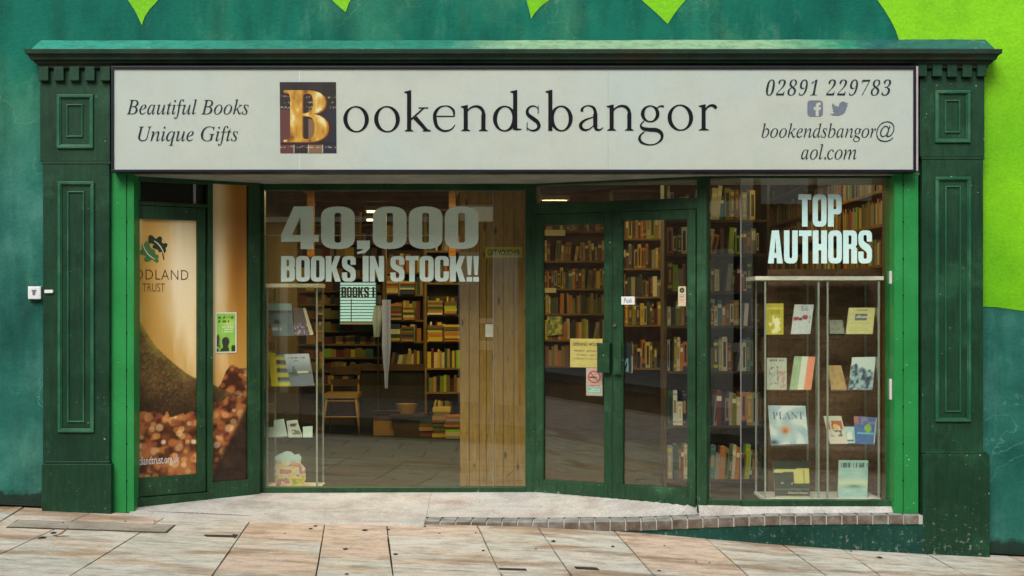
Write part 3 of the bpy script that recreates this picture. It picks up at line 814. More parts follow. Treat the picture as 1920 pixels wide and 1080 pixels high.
mb.poly([Vector((x0,-.195,zl0)), Vector((x0,-.006,Z_(76,0))), Vector((x0,-.006,zl0))]); mb.poly([Vector((x1,-.195,zl0)), Vector((x1,-.006,Z_(74,0))), Vector((x1,-.006,zl0))])
mb.build('flashing', M['flashing'], cor)

# ---- beam behind the sign, soffit of the lobby, right hand head
mb = MB()
mb.box(X_(207,-.02), X_(1725,-.02), -.03, .26, 2.478, zc(121)-.002)
mb.build('bressummer', M['dark_green'], shop, bevel=.003)
mb = MB(); mb.box(X_(207,-.0), 2.84, -.028, .76, 2.462, 2.4775); mb.build('soffit', M['soffit'], shop)

# ---- plan lines of the glazed front
A0 = (X_(200,.0)+0, -.035); 
LD = Pl((X_(252,.08), .08), (X_(483,.62), .62))           # left slanting screen
MW = YP(.68)                                               # main window
DR = Pl((X_(1002,.68), .68), (X_(1312,.10), .10))          # slanting pair of doors
RW = YP(.06)                                               # right window
ZH = 2.445
zfl = .165

# bright green roller guides
for nm, a, gch, b in (('left', 208.5, 237.5, 251), ('right', 1722, 1693.5, 1677)):
    m_ = MB(); x0, x1, x2 = X_(a,-.05), X_(gch,-.05), X_(b,-.05)
    zb = gz(x0, 0)+.0 if nm == 'left' else Z_(963,-.05)
    e = .0035*(1 if x1 > x0 else -1)
    m_.box(min(x0,x1-e), max(x0,x1-e), -.05, .2, zb, 2.4775); m_.box(min(x1+e,x2), max(x1+e,x2), -.05, .2, zb, 2.4775); m_.box(min(x1-e,x1+e), max(x1-e,x1+e), -.040, .2, zb, 2.4775)
    o = m_.build('shutter_guide', M['bright_green'], shop, bevel=.002)
    o['label'] = 'bright green upright guide rail beside the %s pilaster' % nm
    for k in range(9):
        zz = .35 + k*.255
        MB().rod((x1, -.052, zz), (x1, -.038, zz), .006, 8).build('screw', M['screw'], o)
o = MB().box(X_(1671.5,-.0), X_(1677,.0)+.004, .02, .06, Z_(532,0), Z_(508,0)).build('switch_plate', M['white'], shop, bevel=.003); o['label'] = 'upper white plate on the reveal of the right guide rail'
o = MB().box(X_(1671.5,-.0), X_(1677,.0)+.004, .02, .06, Z_(750,0), Z_(711,0)).build('switch_plate', M['white'], shop, bevel=.003); o['label'] = 'lower white plate on the reveal of the right guide rail'

def window(name, label, mat=None):
    o = MB()
    return o
# ---- left slanting screen: door with poster and narrow side light
def U(pl, px, d=0): return pl.uz(px, 575, d)[0]
z = lambda pl, px, py, d=0: pl.uz(px, py, d)[1]
ldoor_u0, ldoor_u1 = U(LD, 203), U(LD, 386)
dr = MB()
zdt, zdb = z(LD, 340, 389), z(LD, 320, 926)
st = .045
u1g = U(LD, 368); zg1, zg0 = z(LD, 310, 412), z(LD, 310, 892)
dr.pbox(LD, ldoor_u0, ldoor_u0+st, -.02, .025, zdb, zdt); dr.pbox(LD, u1g, ldoor_u1-.012, -.02, .025, zdb, zdt)
dr.pbox(LD, ldoor_u0+st, u1g, -.02, .025, zdb, zg0); dr.pbox(LD, ldoor_u0+st, u1g, -.02, .025, zg1, zdt)
door1 = dr.build('door', M['frame_green'], shop, bevel=.003)
door1['label'] = 'narrow green door at the left with a woodland poster filling its glass'
lw = MB()
um0, um1 = U(LD, 386), U(LD, 396); ue = U(LD, 463); uend = U(LD, 485)
lw.pbox(LD, um0, um1, -.03, .035, zfl-.06, ZH+.02)                                    # mullion
lw.pbox(LD, ue, uend, -.06, .03, zfl-.06, ZH+.02)                                      # corner post
lw.pbox(LD, ldoor_u0, um0, -.03, .03, zdt+.004, zdt+.03)                                   # transom bar
lw.pbox(LD, ldoor_u0, um0, -.03, .03, z(LD,320,343), ZH+.02)                             # head over the door
lw.pbox(LD, um1, ue, -.03, .03, z(LD,430,346.5), ZH+.02)
zs0 = z(LD, 430, 901)
lw.pbox(LD, um1, ue, -.03, .03, zfl-.06, zs0)
lw.pbox(LD, ldoor_u0, um0, -.03, .040, zfl-.08, zdb-.006)                                # kerb under the door
sl_ = lw.build('window', M['frame_green'], shop, bevel=.003)
sl_['label'] = 'narrow side light and dark top light round the left door'
MB().pbox(LD, ldoor_u0+.01, um0-.002, -.02, -.012, zdt+.03, z(LD,320,343)).build('top_light', flat('dark_panel', (0.006,0.010,0.006,1), 0.3), sl_)
MB().pbox(LD, U(LD,362), U(LD,367), -.01, .004, zdt+.032, z(LD,320,343)).build('glazing_bead', M['alu'], sl_)

# the woodland picture runs across both panes
_r = random.Random(5)
DISCS = [(_r.uniform(205,465), _r.uniform(680,905), _r.uniform(4,10), _r.choice([(222,164,98),(240,198,140),(186,116,58),(110,56,26),(250,222,182),(206,128,62),(74,38,18),(214,148,78),(170,84,56)]), _r.uniform(.4,.8)) for _ in range(420)]
def woodland(px, py):
    """printed picture as a function of picture coordinates"""
    x = px; y = py
    s = fbm(x/42, y/260, 4)
    gold = lerp((196,148,66), (244,216,162), sstep(.32,.62,s))
    glow = np.exp(-((x-335)/38)**2)*np.exp(-((y-500)/130)**2) + .9*np.exp(-((x-407)/22)**2)*sstep(760,500,y)
    gold = lerp(gold, (240,226,190), np.clip(glow*.85,0,1))
    ochre = np.exp(-((x-446)/20)**2)*sstep(720,470,y)
    gold = lerp(gold, (150,92,22), np.clip(ochre*.8,0,1))
    gold = lerp(gold, (205,150,70), sstep(620,760,y)*.5)
    c = gold
    # leaf litter, round out-of-focus spots
    n = fbm(x/9, y/8, 3); n2 = vn(x/13+5, y/11+9); n3 = vn(x/6+50, y/6)
    lit = lerp((70,34,16), (170,104,56), sstep(.25,.75,vn(x/14, y/12)))
    for (bx, by, br, bc, bo) in DISCS:
        m = (np.abs(x-bx) < br*1.3)&(np.abs(y-by) < br*1.3)
        if m.any():
            r = np.hypot(x-bx, (y-by)*1.1)
            lit = lerp(lit, bc, bo*(1-sstep(br*.6, br*1.15, r)))
    edge = 752+8*np.sin(x/17)+10*(vn(x/9,3)-.5) - 70*sstep(395,440,x)
    c = np.where((y > edge)[...,None], lit, c)
    # root
    top = np.interp(x, [200,240,262,290,320,350,372,400,430,462], [540,572,604,648,676,700,712,722,738,748])
    bot = np.interp(x, [200,252,300,345,372,400,430,462], [770,768,772,778,770,758,748,744]) + 10*(vn(x/6,7)-.5)
    inside = (y > top) & (y < bot)
    rk = lerp((70,50,26), (138,106,60), sstep(.2,.8,.5*fbm(x/22+y/40, y/26, 3)+.5*fbm(x/3, y/3, 3)))
    rk = lerp(rk, (92,96,34), sstep(.5,.7,fbm(x/7+60, y/5, 4))*.75*sstep(760,640,y))
    rk = lerp(rk, (150,124,80), sstep(.62,.8,vn(x/2.2, y/1.8))*.45)
    rim = np.exp(-((y-top)/16)**2)
    rk = lerp(rk, (170,158,66), np.clip(rim*.6*sstep(330,245,x)+rim*.18,0,1))
    rk = lerp(rk, (26,14,8), sstep(700,790,y)*.6)
    c = np.where(inside[...,None], rk, c)
    # dark wedge low on the right
    wd = sstep(-14, 14, (y-895)+(x-396)*1.95)
    c = lerp(c, (34,22,16), wd*.85*(x > 385))
    return c
def uvpic(pl, x0, x1, y0, y1, d):
    """corners of a pane between pixel columns, level top and bottom"""
    ua, ub = U(pl, x0, d), U(pl, x1, d)
    return ua, ub
d = .004
for nm, xa, xb, za, zb, par, lab in (('poster', 205, 368, zg0, zg1, door1, 'woodland poster showing a mossy tree root among fallen leaves'), ('poster', 396.5, 462.5, zs0, z(LD,430,346.5), sl_, 'narrow second half of the woodland poster')):
    ua, ub = U(LD, xa, d), U(LD, xb, d)
    def fn(u, v, xa=xa, xb=xb, za=za, zb=zb):
        px = xa+(xb-xa)*u; zz = za+(zb-za)*v
        k = (D+.35)/F
        return woodland(px, 575-(zz-CZ)/k)
    o = picture(nm, [LD.pt(ua,d,za), LD.pt(ub,d,za), LD.pt(ub,d,zb), LD.pt(ua,d,zb)], int((xb-xa)/1.3), 300, fn, par, M['poster_print'])
    o['label'] = lab
brown = flat('brown_ink', (0.10,0.045,0.012,1), 0.5)
print_text('lettering', 'WOODLAND', LD, (204,353,504,525), brown, door1, d=.006, off=-.012, space=1.1)['label'] = 'brown capitals WOODLAND on the poster'
print_text('lettering', 'TRUST', LD, (267,309,531,547), brown, door1, d=.006, off=-.010)['label'] = 'brown capitals TRUST on the poster'
print_text('lettering', 'woodlandtrust.org.uk', LD, (240,336,858,872), M['white'], door1, d=.006)['label'] = 'white web address low on the poster'
zz_ = lambda pts: [(240+x/4.696, 330+y/4.696) for x, y in pts]
poly_print('leaf_logo', zz_([(178,540),(186,522),(205,520),(225,532),(240,552),(256,548),(270,532),(292,533),(302,552),(296,578),(310,596),(332,588),(350,602),(342,622),(330,636),(336,662),(320,682),(306,688),(298,668),(272,672),(262,648),(240,642),(216,632),(218,608),(238,606),(206,592),(178,592)]), LD, flat('logo_dark', (0.02,0.035,0.012,1)), door1, .006)
poly_print('leaf_logo', zz_([(300,684),(312,686),(322,738),(312,738)]), LD, flat('logo_dark2', (0.02,0.035,0.012,1)), door1, .006)
poly_print('leaf_logo', zz_([(168,566),(176,592),(192,598),(192,620),(210,642),(236,652),(238,668),(244,690),(266,694),(272,716),(262,728),(272,752),(252,766),(228,746),(212,734),(192,748),(164,758),(144,748),(144,726),(156,706),(130,694),(108,690),(106,662),(124,640),(118,612),(136,606),(148,588)]), LD, flat('logo_green', (0.06,0.17,0.05,1)), door1, .0062)
poly_print('leaf_vein', zz_([(228,566),(262,588),(290,620),(312,660),(320,690),(314,690),(304,664),(284,626),(258,596),(228,572)]), LD, M['cream'], door1, .0072)
poly_print('leaf_vein', zz_([(134,604),(150,642),(176,682),(210,712),(240,730),(238,736),(204,718),(170,688),(144,646),(130,610)]), LD, M['cream'], door1, .0074)
# glass in front of the posters
MB().pbox(LD, ldoor_u0+st, u1g, -.004, .0, zg0, zg1).build('glass', M['glass'], door1)
MB().pbox(LD, um1, ue, -.004, .0, zs0, z(LD,430,346.5)).build('glass', M['glass'], sl_)

# ---- main window
mw = MB()
xa, xb = X_(465,.66), X_(1003,.66); gx0, gx1 = X_(497,.68), X_(985,.68); gzt, gzb = Z_(357,.68), Z_(913,.68)
mw.pbox(MW, xa-.03, gx0, -.04, .03, zfl-.05, 2.4615); mw.pbox(MW, gx1, xb+.01, -.04, .03, zfl-.05, 2.4615)
mw.pbox(MW, gx0, gx1, -.04, .028, gzt, 2.4615); mw.pbox(MW, gx0, gx1, -.04, .035, zfl-.06, gzb)
main = mw.build('window', M['frame_green'], shop, bevel=.003)
main['label'] = 'large main shop window lettered 40,000 BOOKS IN STOCK'
xj = X_(925,.68)
MB().pbox(MW, gx0, xj-.001, -.004, .002, gzb, gzt).build('glass', M['glass'], main)
MB().pbox(MW, xj+.001, gx1, -.004, .002, gzb, gzt).build('glass', M['glass'], main)
MB().pbox(MW, xj-.002, xj+.002, .0025, .004, gzb, gzt).build('glass_joint', M['alu'], main)
MB().pbox(MW, gx0, X_(815,.68), -.012, -.006, Z_(442.3,.68), Z_(440.3,.68)).build('highlight_line', M['alu'], main)  # thin highlight on the glass, built as a pale strip
heavy('lettering', [('40,000', (527,897,387,467), .035)], MW, M['vinyl'], main, .0045)['label'] = 'heavy grey green figures 40,000'
heavy('lettering', [('BOOKS', (527,667,480,528), .04), ('IN', (680,720,480,528), .04), ('STOCK!!', (732,898,480,528), .04)], MW, M['vinyl'], main, .0045)['label'] = 'heavy grey green capitals BOOKS IN STOCK!!'

# ---- pair of doors and fanlight
fr = MB()
ua, ub = U(DR,1003), U(DR,1312)
ul0, ul1, ur1 = U(DR,1004), U(DR,1150), U(DR,1309)
zdoor1 = z(DR,1150,398); zft0, zft1 = z(DR,1150,377), z(DR,1150,342.5)
fr.pbox(DR, ua-.03, ua+.012, -.06, .03, zfl-.05, 2.4615)
fr.pbox(DR, ub-.012, ub+.06, -.06, .03, zfl-.05, 2.4615)
fr.pbox(DR, ua+.012, ub-.012, -.06, .03, zft1, 2.4615)
fr.pbox(DR, ua+.012, ub-.012, -.06, .03, zdoor1+.004, zft0)
fan = fr.build('window', M['frame_green'], shop, bevel=.003); fan['label'] = 'door frame and low fanlight over the pair of doors'
MB().pbox(DR, ua+.012, ub-.012, -.004, .002, zft0, zft1).build('glass', M['glass'], fan)
def leaf(label, u0, u1, gu0, gu1, zb, zgb, zgt):
    m_ = MB()
    m_.pbox(DR, u0, gu0, -.025, .022, zb, zdoor1); m_.pbox(DR, gu1, u1, -.025, .022, zb, zdoor1)
    m_.pbox(DR, gu0, gu1, -.025, .022, zb, zgb); m_.pbox(DR, gu0, gu1, -.025, .022, zgt, zdoor1)
    o = m_.build('door', M['frame_green'], shop, bevel=.003); o['label'] = label
    MB().pbox(DR, gu0, gu1, -.004, .002, zgb, zgt).build('glass', M['glass'], o)
    bd = MB(); bd.ring(DR, gu0, gu1, zgb, zgt, .007, .003, .018); bd.build('glazing_bead', M['frame_green'], o)
    return o
dl = leaf('left leaf of the green double doors, with a yellow notice', ul0+.012, ul1-.002, U(DR,1019), U(DR,1136), z(DR,1080,934), z(DR,1080,904), z(DR,1080,420))
drr = leaf('right leaf of the green double doors, with a small white plate', ul1+.002, ur1-.012, U(DR,1168), U(DR,1292), z(DR,1230,943), z(DR,1230,913), z(DR,1230,411))
h = MB(); h.pbox(DR, U(DR,1120,.06), U(DR,1143,.06), .055, .066, z(DR,1130,699,.06), z(DR,1130,643,.06)); h.pbox(DR, U(DR,1141,.04), U(DR,1146,.03), .022, .060, z(DR,1130,699,.05), z(DR,1130,643,.05))
h.build('pull_handle', M['frame_green'], dl, bevel=.003)
h = MB(); h.pbox(DR, U(DR,1150,.05), U(DR,1165,.05), .045, .056, z(DR,1158,702,.05), z(DR,1158,643,.05)); h.pbox(DR, U(DR,1152,.03), U(DR,1156,.03), .022, .050, z(DR,1158,702,.05), z(DR,1158,643,.05))
h.build('pull_handle', M['frame_green'], drr, bevel=.003)
a = DR.pt(U(DR,1154,.02), .022, z(DR,1154,610,.02)); MB().rod(a, a+DR.n*.014, .013, 14).build('lock_cylinder', M['steel'], drr)
m_ = MB(); m_.pbox(DR, ul1-.004, ul1+.004, .018, .0215, z(DR,1150,936), zdoor1); m_.build('meeting_strip', M['black'], dl)

# ---- right window
rw = MB(); jx = X_(1389,.06)
q0, q1 = X_(1326,.10), X_(1677,.06)
RB = Pl((q0, .10), (jx, .06))
zt_, zb_ = Z_(334,.06), Z_(937,.06)
rw.pbox(RB, -.02, RB.L, -.04, .03, zt_, 2.4615); rw.pbox(RW, jx-.001, q1, -.04, .0305, zt_, 2.4620)
rwin = rw.build('window', M['frame_green'], shop, bevel=.003); rwin['label'] = 'right shop window lettered TOP AUTHORS'
m_ = MB(); m_.pbox(RB, -.02, RB.L, -.04, .03, zb_-.045, zb_); m_.pbox(RW, jx-.001, q1, -.04, .0305, zb_-.0455, zb_-.0005); m_.build('sill', M['frame_green'], rwin, bevel=.003)
MB().pbox(RB, 0, RB.L-.002, -.004, .002, zb_, zt_).build('glass', M['glass'], rwin)
MB().pbox(RW, jx+.002, q1, -.004, .002, zb_, zt_).build('glass', M['glass'], rwin)
MB().pbox(RW, jx-.003, jx+.003, -.002, .004, zb_, zt_).build('glass_joint', M['alu'], rwin)
MB().box(X_(1656,.3), X_(1682,.3), .25, .33, zfl, 2.46).build('inner_post', M['wood'], rwin)
heavy('lettering', [('TOP', (1497,1578,364,425), .05), ('AUTHORS', (1440,1635,432,494), .045)], RW, M['vinyl_pale'], rwin, .0045)['label'] = 'heavy pale capitals TOP AUTHORS'

# ---- lobby floor, brick step, riser
BT = [(-.62,.075),(-.2,.070),(.3,.070),(.9,.076),(1.3,.093),(1.75,.112),(2.3,.118),(2.9,.120)]
def bz(x): return float(np.interp(x, [q[0] for q in BT], [q[1] for q in BT]))
def yglz(x): return float(np.interp(x, [-2.7,-2.64,-1.88,.17,1.31,1.5], [.06,.08,.62,.68,.11,.09]))
def zglz(x): return float(np.interp(x, [-2.7,-1.88,.17,1.31], [.150,.168,.176,.160]))
def fz(x, y):
    if x < -.60:
        k = float(np.clip((x+1.1)/.48, 0, 1)); front = (gz(x,-.05)+.006)*(1-k)+(bz(-.62)+.003)*k; y0 = -.11+.195*k
        if y < -.13: return gz(x, y)-.006
    else: front = bz(x)+.003; y0 = .085
    t = float(np.clip((y-y0)/max(yglz(x)-.03-y0, .02), 0, 1))
    return front*(1-t)+zglz(x)*t
fl = sheet('lobby_floor', X_(245,-.05), -.600, -.17, .84, 30, 24, fz, M['screed'])
sheet('lobby_floor', -.598, 1.36, .083, .84, 48, 22, fz, M['screed'])
mb = MB()
for i in range(20):
    x0 = 1.30+(2.72-1.30)*i/20; x1 = 1.30+(2.72-1.30)*(i+1)/20
    mb.quad(Vector((x0,-.012,bz(x0)+.002)), Vector((x1,-.012,bz(x1)+.002)), Vector((x1,.033,.162)), Vector((x0,.033,.162)))
    mb.quad(Vector((x0,.033,.162)), Vector((x1,.033,.162)), Vector((x1,.12,.163)), Vector((x0,.12,.163)))
tag(mb.build('mortar_fillet', M['screed']), kind='structure')
step = sheet('step', -.62, 2.82, -.105, .083, 40, 1, lambda x, y: bz(x)-.006, M['mortar'])
xx = X_(800, -.12)
bk = [X_(q, -.12) for q in np.arange(796, 1733, 29.0)]
random.seed(2)
for i in range(len(bk)-1):
    x0, x1 = bk[i]+.005, bk[i+1]-.005
    dz = random.uniform(-.002,.002); e = random.uniform(-.003,.003)
    zb = bz((x0+x1)/2)
    m_ = MB().hexa([Vector(q) for q in ((x0,-.12+e,zb-.062),(x1,-.12+e,zb-.062),(x1,.078,zb-.062),(x0,.078,zb-.062),(x0,-.12+e,bz(x0)+dz),(x1,-.12+e,bz(x1)+dz),(x1+.012,.078,bz(x1)+dz+.004),(x0+.012,.078,bz(x0)+dz+.004))])
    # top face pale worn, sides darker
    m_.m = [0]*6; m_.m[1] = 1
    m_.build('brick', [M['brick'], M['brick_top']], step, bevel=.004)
mb = MB()
n = 40
for i in range(n):
    x0 = -.62+(2.82+.62)*i/n; x1 = -.62+(2.82+.62)*(i+1)/n
    mb.quad(Vector((x0,-.108,bz(x0)-.064)), Vector((x1,-.108,bz(x1)-.064)), Vector((x1,-.108,bz(x1)-.002)), Vector((x0,-.108,bz(x0)-.002)))
mb.build('mortar_bed', M['mortar'], step)
mb = MB()
for i in range(n):
    x0 = .3+(2.84-.3)*i/n; x1 = .3+(2.84-.3)*(i+1)/n
    a = min(gz(x0,-.1)-.03, bz(x0)-.066); b = min(gz(x1,-.1)-.03, bz(x1)-.066)
    mb.quad(Vector((x0,-.112,a)), Vector((x1,-.112,b)), Vector((x1,-.112,bz(x1)-.063)), Vector((x0,-.112,bz(x0)-.063)))
mb.build('riser', paint('riser_green', (0.005,0.050,0.036,1), (0.009,0.07,0.05,1), rough=.5, fine=60, grime=.3, specks=.3, scuff=.45), step)
tag(step, kind='structure')

# ---- the sign
sign = thing('shop_sign', 'long white fascia sign reading Bookendsbangor with phone number and web address', 'sign')
SY = YP(-.15)
sx0, sx1 = X_(209,-.15), X_(1717,-.15); szt, szb = Z_(124.5,-.15), Z_(323,-.15)
m_ = MB(); m_.ring(SY, sx0, sx1, szb, szt, .018, -.11, .012); m_.build('frame', M['black'], sign, bevel=.002)
MB().box(sx1+.001, sx1+.014, -.158, -.04, szb+.01, szt).build('end_trim', paint('trim', (.4,.33,.38,1), (.5,.42,.46,1), rough=.5), sign)
for a, b in ((sx0+.018, X_(562,-.15)-.0008), (X_(562,-.15)+.0008, X_(1140,-.15)), (X_(1140,-.15)+.001, sx1-.018)):
    MB().box(a, b, -.15, -.135, szb+.018, szt-.018).build('sign_panel', M['sign_white'], sign)
MB().box(X_(562,-.15)-.0012, X_(562,-.15)+.0012, -.1515, -.15, szb+.018, szt-.018).build('panel_joint', M['white'], sign)
SG = YP(-.151)
print_text('lettering', to_it('Beautiful Books'), SG, (237,466,186,223), M['slate_ink'], sign, off=-.002)['label'] = 'italic words Beautiful Books'
print_text('lettering', to_it('Unique Gifts'), SG, (259,446,236,273), M['slate_ink'], sign, off=-.002)['label'] = 'italic words Unique Gifts'
print_text('lettering', to_bold('02891 229783'), SG, (1436,1671,149,179), M['slate_ink'], sign, off=-.016, shear=.25, space=1.12)['label'] = 'italic telephone number 02891 229783'
print_text('lettering', to_it('bookendsbangor'), SG, (1428,1643,231,266), M['slate_ink'], sign, off=-.002)['label'] = 'italic words bookendsbangor'
print_text('lettering', '@', SG, (1643,1677,227,266), M['slate_ink'], sign, off=-.012, shear=.15)['label'] = 'at sign after bookendsbangor'
print_text('lettering', to_it('aol.com'), SG, (1502,1606,270,299), M['slate_ink'], sign, off=-.002)['label'] = 'italic words aol.com'
zoom = lambda pts: [(1350+x/3.368, 60+y/3.368) for x, y in pts]
rr = [(1350+x/3.368, 60+y/3.368) for x, y in rounded([(552,432,22),(650,432,22),(650,532,22),(552,532,22)])]
poly_print('icon', rr, SG, M['slate_icon'], sign, .0022)
poly_print('icon_letter', zoom([(604,532),(604,492),(592,492),(592,474),(604,474),(606,456),(616,446),(636,444),(636,462),(626,463),(623,468),(623,474),(637,474),(635,492),(623,492),(623,532)]), SG, M['sign_white'], sign, .003)
poly_print('icon', zoom([(710,450),(728,466),(750,471),(754,452),(768,440),(782,438),(794,447),(808,446),(798,460),(808,462),(798,474),(795,492),(786,508),(768,521),(742,527),(716,525),(694,517),(712,516),(726,508),(710,498),(722,494),(708,482),(718,480),(706,468)]), SG, M['slate_icon'], sign, .0022)
L2 = lambda x: 620+x/2.595
roman('lettering', [(c, L2(a), L2(b), dy) for c, a, b, dy in (('o',60,187,2.0),('o',210,338,2.0),('k',357,487,1.0),('e',498,606,1.0),('n',630,770,.5),('d',788,930,.5),('s',945,1022,.3),('b',1042,1180,.2),('a',1202,1325,0),('n',1340,1480,-.3),('g',1498,1626,-.5),('o',1638,1765,-.8),('r',1788,1882,-.8))], SG, 245.2, 197.6, M['ink'], sign, .002)['label'] = 'large serif letters ookendsbangor following the picture initial'
# picture initial: gilt B in front of old leather spines
def initial(u, v):
    px = u*106; py = (1-v)*133
    band = np.floor(px/27).astype(int)
    cols = np.array([(88,48,44),(34,26,24),(120,90,62),(30,32,50)], float)
    c = cols[np.clip(band,0,3)]
    c = lerp(c, (24,19,18), (py < 52)*1.0*.85 + (px > 80)*.2)
    n = vn(px/2.3, py/1.7)
    bands = ((py > 26)&(py < 31))|((py > 36)&(py < 40))|((py > 46)&(py < 50))|((py > 119)&(py < 124))
    c = lerp(c, (176,160,140), bands*sstep(.5,.75,n)*.8)
    c = np.where(((py > 113)&(py < 118))[...,None], np.array((20,16,16.)), c)
    ed = np.abs((px % 27)-26.5) < .8
    c = lerp(c, (12,10,10), ed*.8*(py < 118)); c = lerp(c, (215,215,205), ed*.9*(py >= 118))
    return c
q = [SG.pt(SG.uz(*p)[0], .0022, SG.uz(*p)[1]) for p in ((525.5,287),(631,287),(630,154),(524.5,154))]
picture('picture_initial', q, 106, 133, initial, sign)['label'] = 'square picture of dark leather book spines behind the gilt B'
def gold(name):
    m, nt, b = newmat(name)
    tc = nt.nodes.new('ShaderNodeTexCoord').outputs['Object']
    g = noise(nt, tc, 9, 2, 0.4, (2.2, 1, 1.1))
    col = ramp(nt, g, [(0.32,(0.16,0.055,0.008,1)),(0.46,(0.42,0.21,0.02,1)),(0.58,(0.52,0.31,0.04,1)),(0.68,(0.62,0.56,0.26,1))])
    nt.links.new(col, b.inputs['Base Color']); b.inputs['Roughness'].default_value = .4
    return m
M['gilt'] = gold('gilt')
dkb = flat('initial_shadow', (0.03,0.012,0.006,1), .5)
print_text('initial_letter', to_bold('B'), SG, (535,624,172,271), dkb, sign, d=.0030, off=.012)
print_text('initial_letter', to_bold('B'), SG, (533,617,170,267), flat('gilt_edge', (0.33,0.13,0.02,1), .4), sign, d=.0036, off=.004)
print_text('initial_letter', to_bold('B'), SG, (532,614,169,266), M['gilt'], sign, d=.0042)['label'] = 'gilt capital B'

# ---- alarm box on the left wall
t = thing('alarm_box', 'small square white box fixed on the teal wall left of the pilaster', 'alarm box')
o = MB().box(X_(52,-.04), X_(76.5,-.04), -.04, 0, Z_(561,-.04), Z_(537,-.04)).build('housing', M['white'], t, bevel=.006)
MB().box(X_(61,-.04), X_(66,-.04), -.044, -.04, Z_(553,-.04), Z_(545,-.04)).build('keyhole', M['slate_icon'], t, bevel=.001)
MB().box(X_(59.5,-.04), X_(68,-.04), -.0425, -.0395, Z_(546.5,-.04), Z_(543.5,-.04)).build('keyhole_cover', M['slate_icon'], t)
tag(MB().box(X_(84,-.1), X_(99.5,-.1), -.108, -.088, Z_(549.5,-.1), Z_(543.5,-.1)).build('contact_strip', M['white'], None, bevel=.002), 'small white strip screwed across the edge of the left pilaster', 'strip')

# ================================================================== ROOM BEHIND THE GLASS
XR0, XR1, YB, ZC = -2.62, 3.05, 11.0, 2.98
mb = MB()
fa, fb, fc, fd = LD.pt(0,-.03,0), LD.pt(LD.L,-.03,0), DR.pt(0,-.03,0), DR.pt(DR.L,-.03,0)
fpl = [(-2.9,fa.y+.05,.152),(fa.x,fa.y,.152),(fb.x,.72,.173),(fc.x,.72,.173),(fd.x,fd.y,.156),(2.83,.10,.150),(XR1+.1,.10,.150),(XR1+.1,YB+.1,.173),(-2.9,YB+.1,.173)]
mb.v = [Vector(p) for p in fpl]
for q in tessellate_polygon([[Vector((p[0],p[1],0)) for p in fpl]]): mb.f.append(tuple(q)); mb.m.append(0)
tag(mb.build('shop_floor', M['carpet']), kind='structure')
def swall(name, mb, mat): return tag(mb.build(name, mat), kind='structure')
swall('ceiling', MB().box(-3.2, XR1+.2, .31, YB+.2, ZC, ZC+.1), M['ceiling'])
swall('wall_left', MB().box(-3.0, -2.90, .31, YB, .0, ZC), M['inner_wall'])
swall('wall_right', MB().box(XR1, XR1+.1, .31, YB, .0, ZC), M['inner_wall'])
swall('wall_back', MB().box(-3.0, XR1+.1, YB, YB+.1, .0, ZC), M['inner_wall'])
swall('wall_lobby_side', MB().pbox(LD, -.3, LD.L, -.16, -.06, .0, ZC), M['dark_wood'])
for i, y in enumerate((2.6, 4.4, 7.2, 9.2)):
    swall('ceiling_beam', MB().box(-2.9, XR1, y, y+.12, ZC-.14, ZC-.001), M['wood'])

# fluorescent battens
def batten(x, y, label, en, ln=1.2):
    t = thing('ceiling_light', label, 'ceiling light', 'fluorescent battens in the shop')
    MB().box(x-ln/2, x+ln/2, y-.05, y+.05, ZC-.20, ZC-.145).build('housing', M['white'], t, bevel=.004)
    MB().rod((x-ln/2+.03, y, ZC-.215), (x+ln/2-.03, y, ZC-.215), .014, 10).build('tube', M['tube'], t)
    l = bpy.data.lights.new('tube_light', 'AREA'); l.shape = 'RECTANGLE'; l.size = ln; l.size_y = .12; l.energy = en; l.color = (1.0, .76, .28)
    o = bpy.data.objects.new('tube_light', l); o.location = (x, y, ZC-.24); COL.objects.link(o); o.parent = t
M['tube'] = flat('tube', (1.0, .80, .38, 1), .5, emit=3.0)
LE = 11
batten(X_(710,8.0), 8.0, 'lit yellow ceiling tube seen above the zeros of 40,000', LE*2.2, .36)
batten(X_(712,9.8), 9.7, 'lit yellow ceiling tube just below and behind the first one', LE*2, .4)
batten(X_(1040,6.3), 6.3, 'lit ceiling tube seen through the left end of the fanlight', LE, .34)
batten(-1.2, 3.4, 'unseen ceiling tube behind the head of the main window', LE*3.6)  # unseen tubes from here down, added to brighten the room
batten(.3, 2.4, 'unseen ceiling tube above the pine boarding', LE*1.2)
batten(2.1, 2.3, 'unseen ceiling tube over the right hand bookcase', LE*.45)
batten(.9, 3.0, 'unseen ceiling tube behind the fanlight', LE*1.1)
batten(2.2, .66, 'unseen ceiling tube close behind the right window', LE*.22, .9)
batten(-1.5, 1.5, 'unseen ceiling tube close behind the main window', LE*.8)

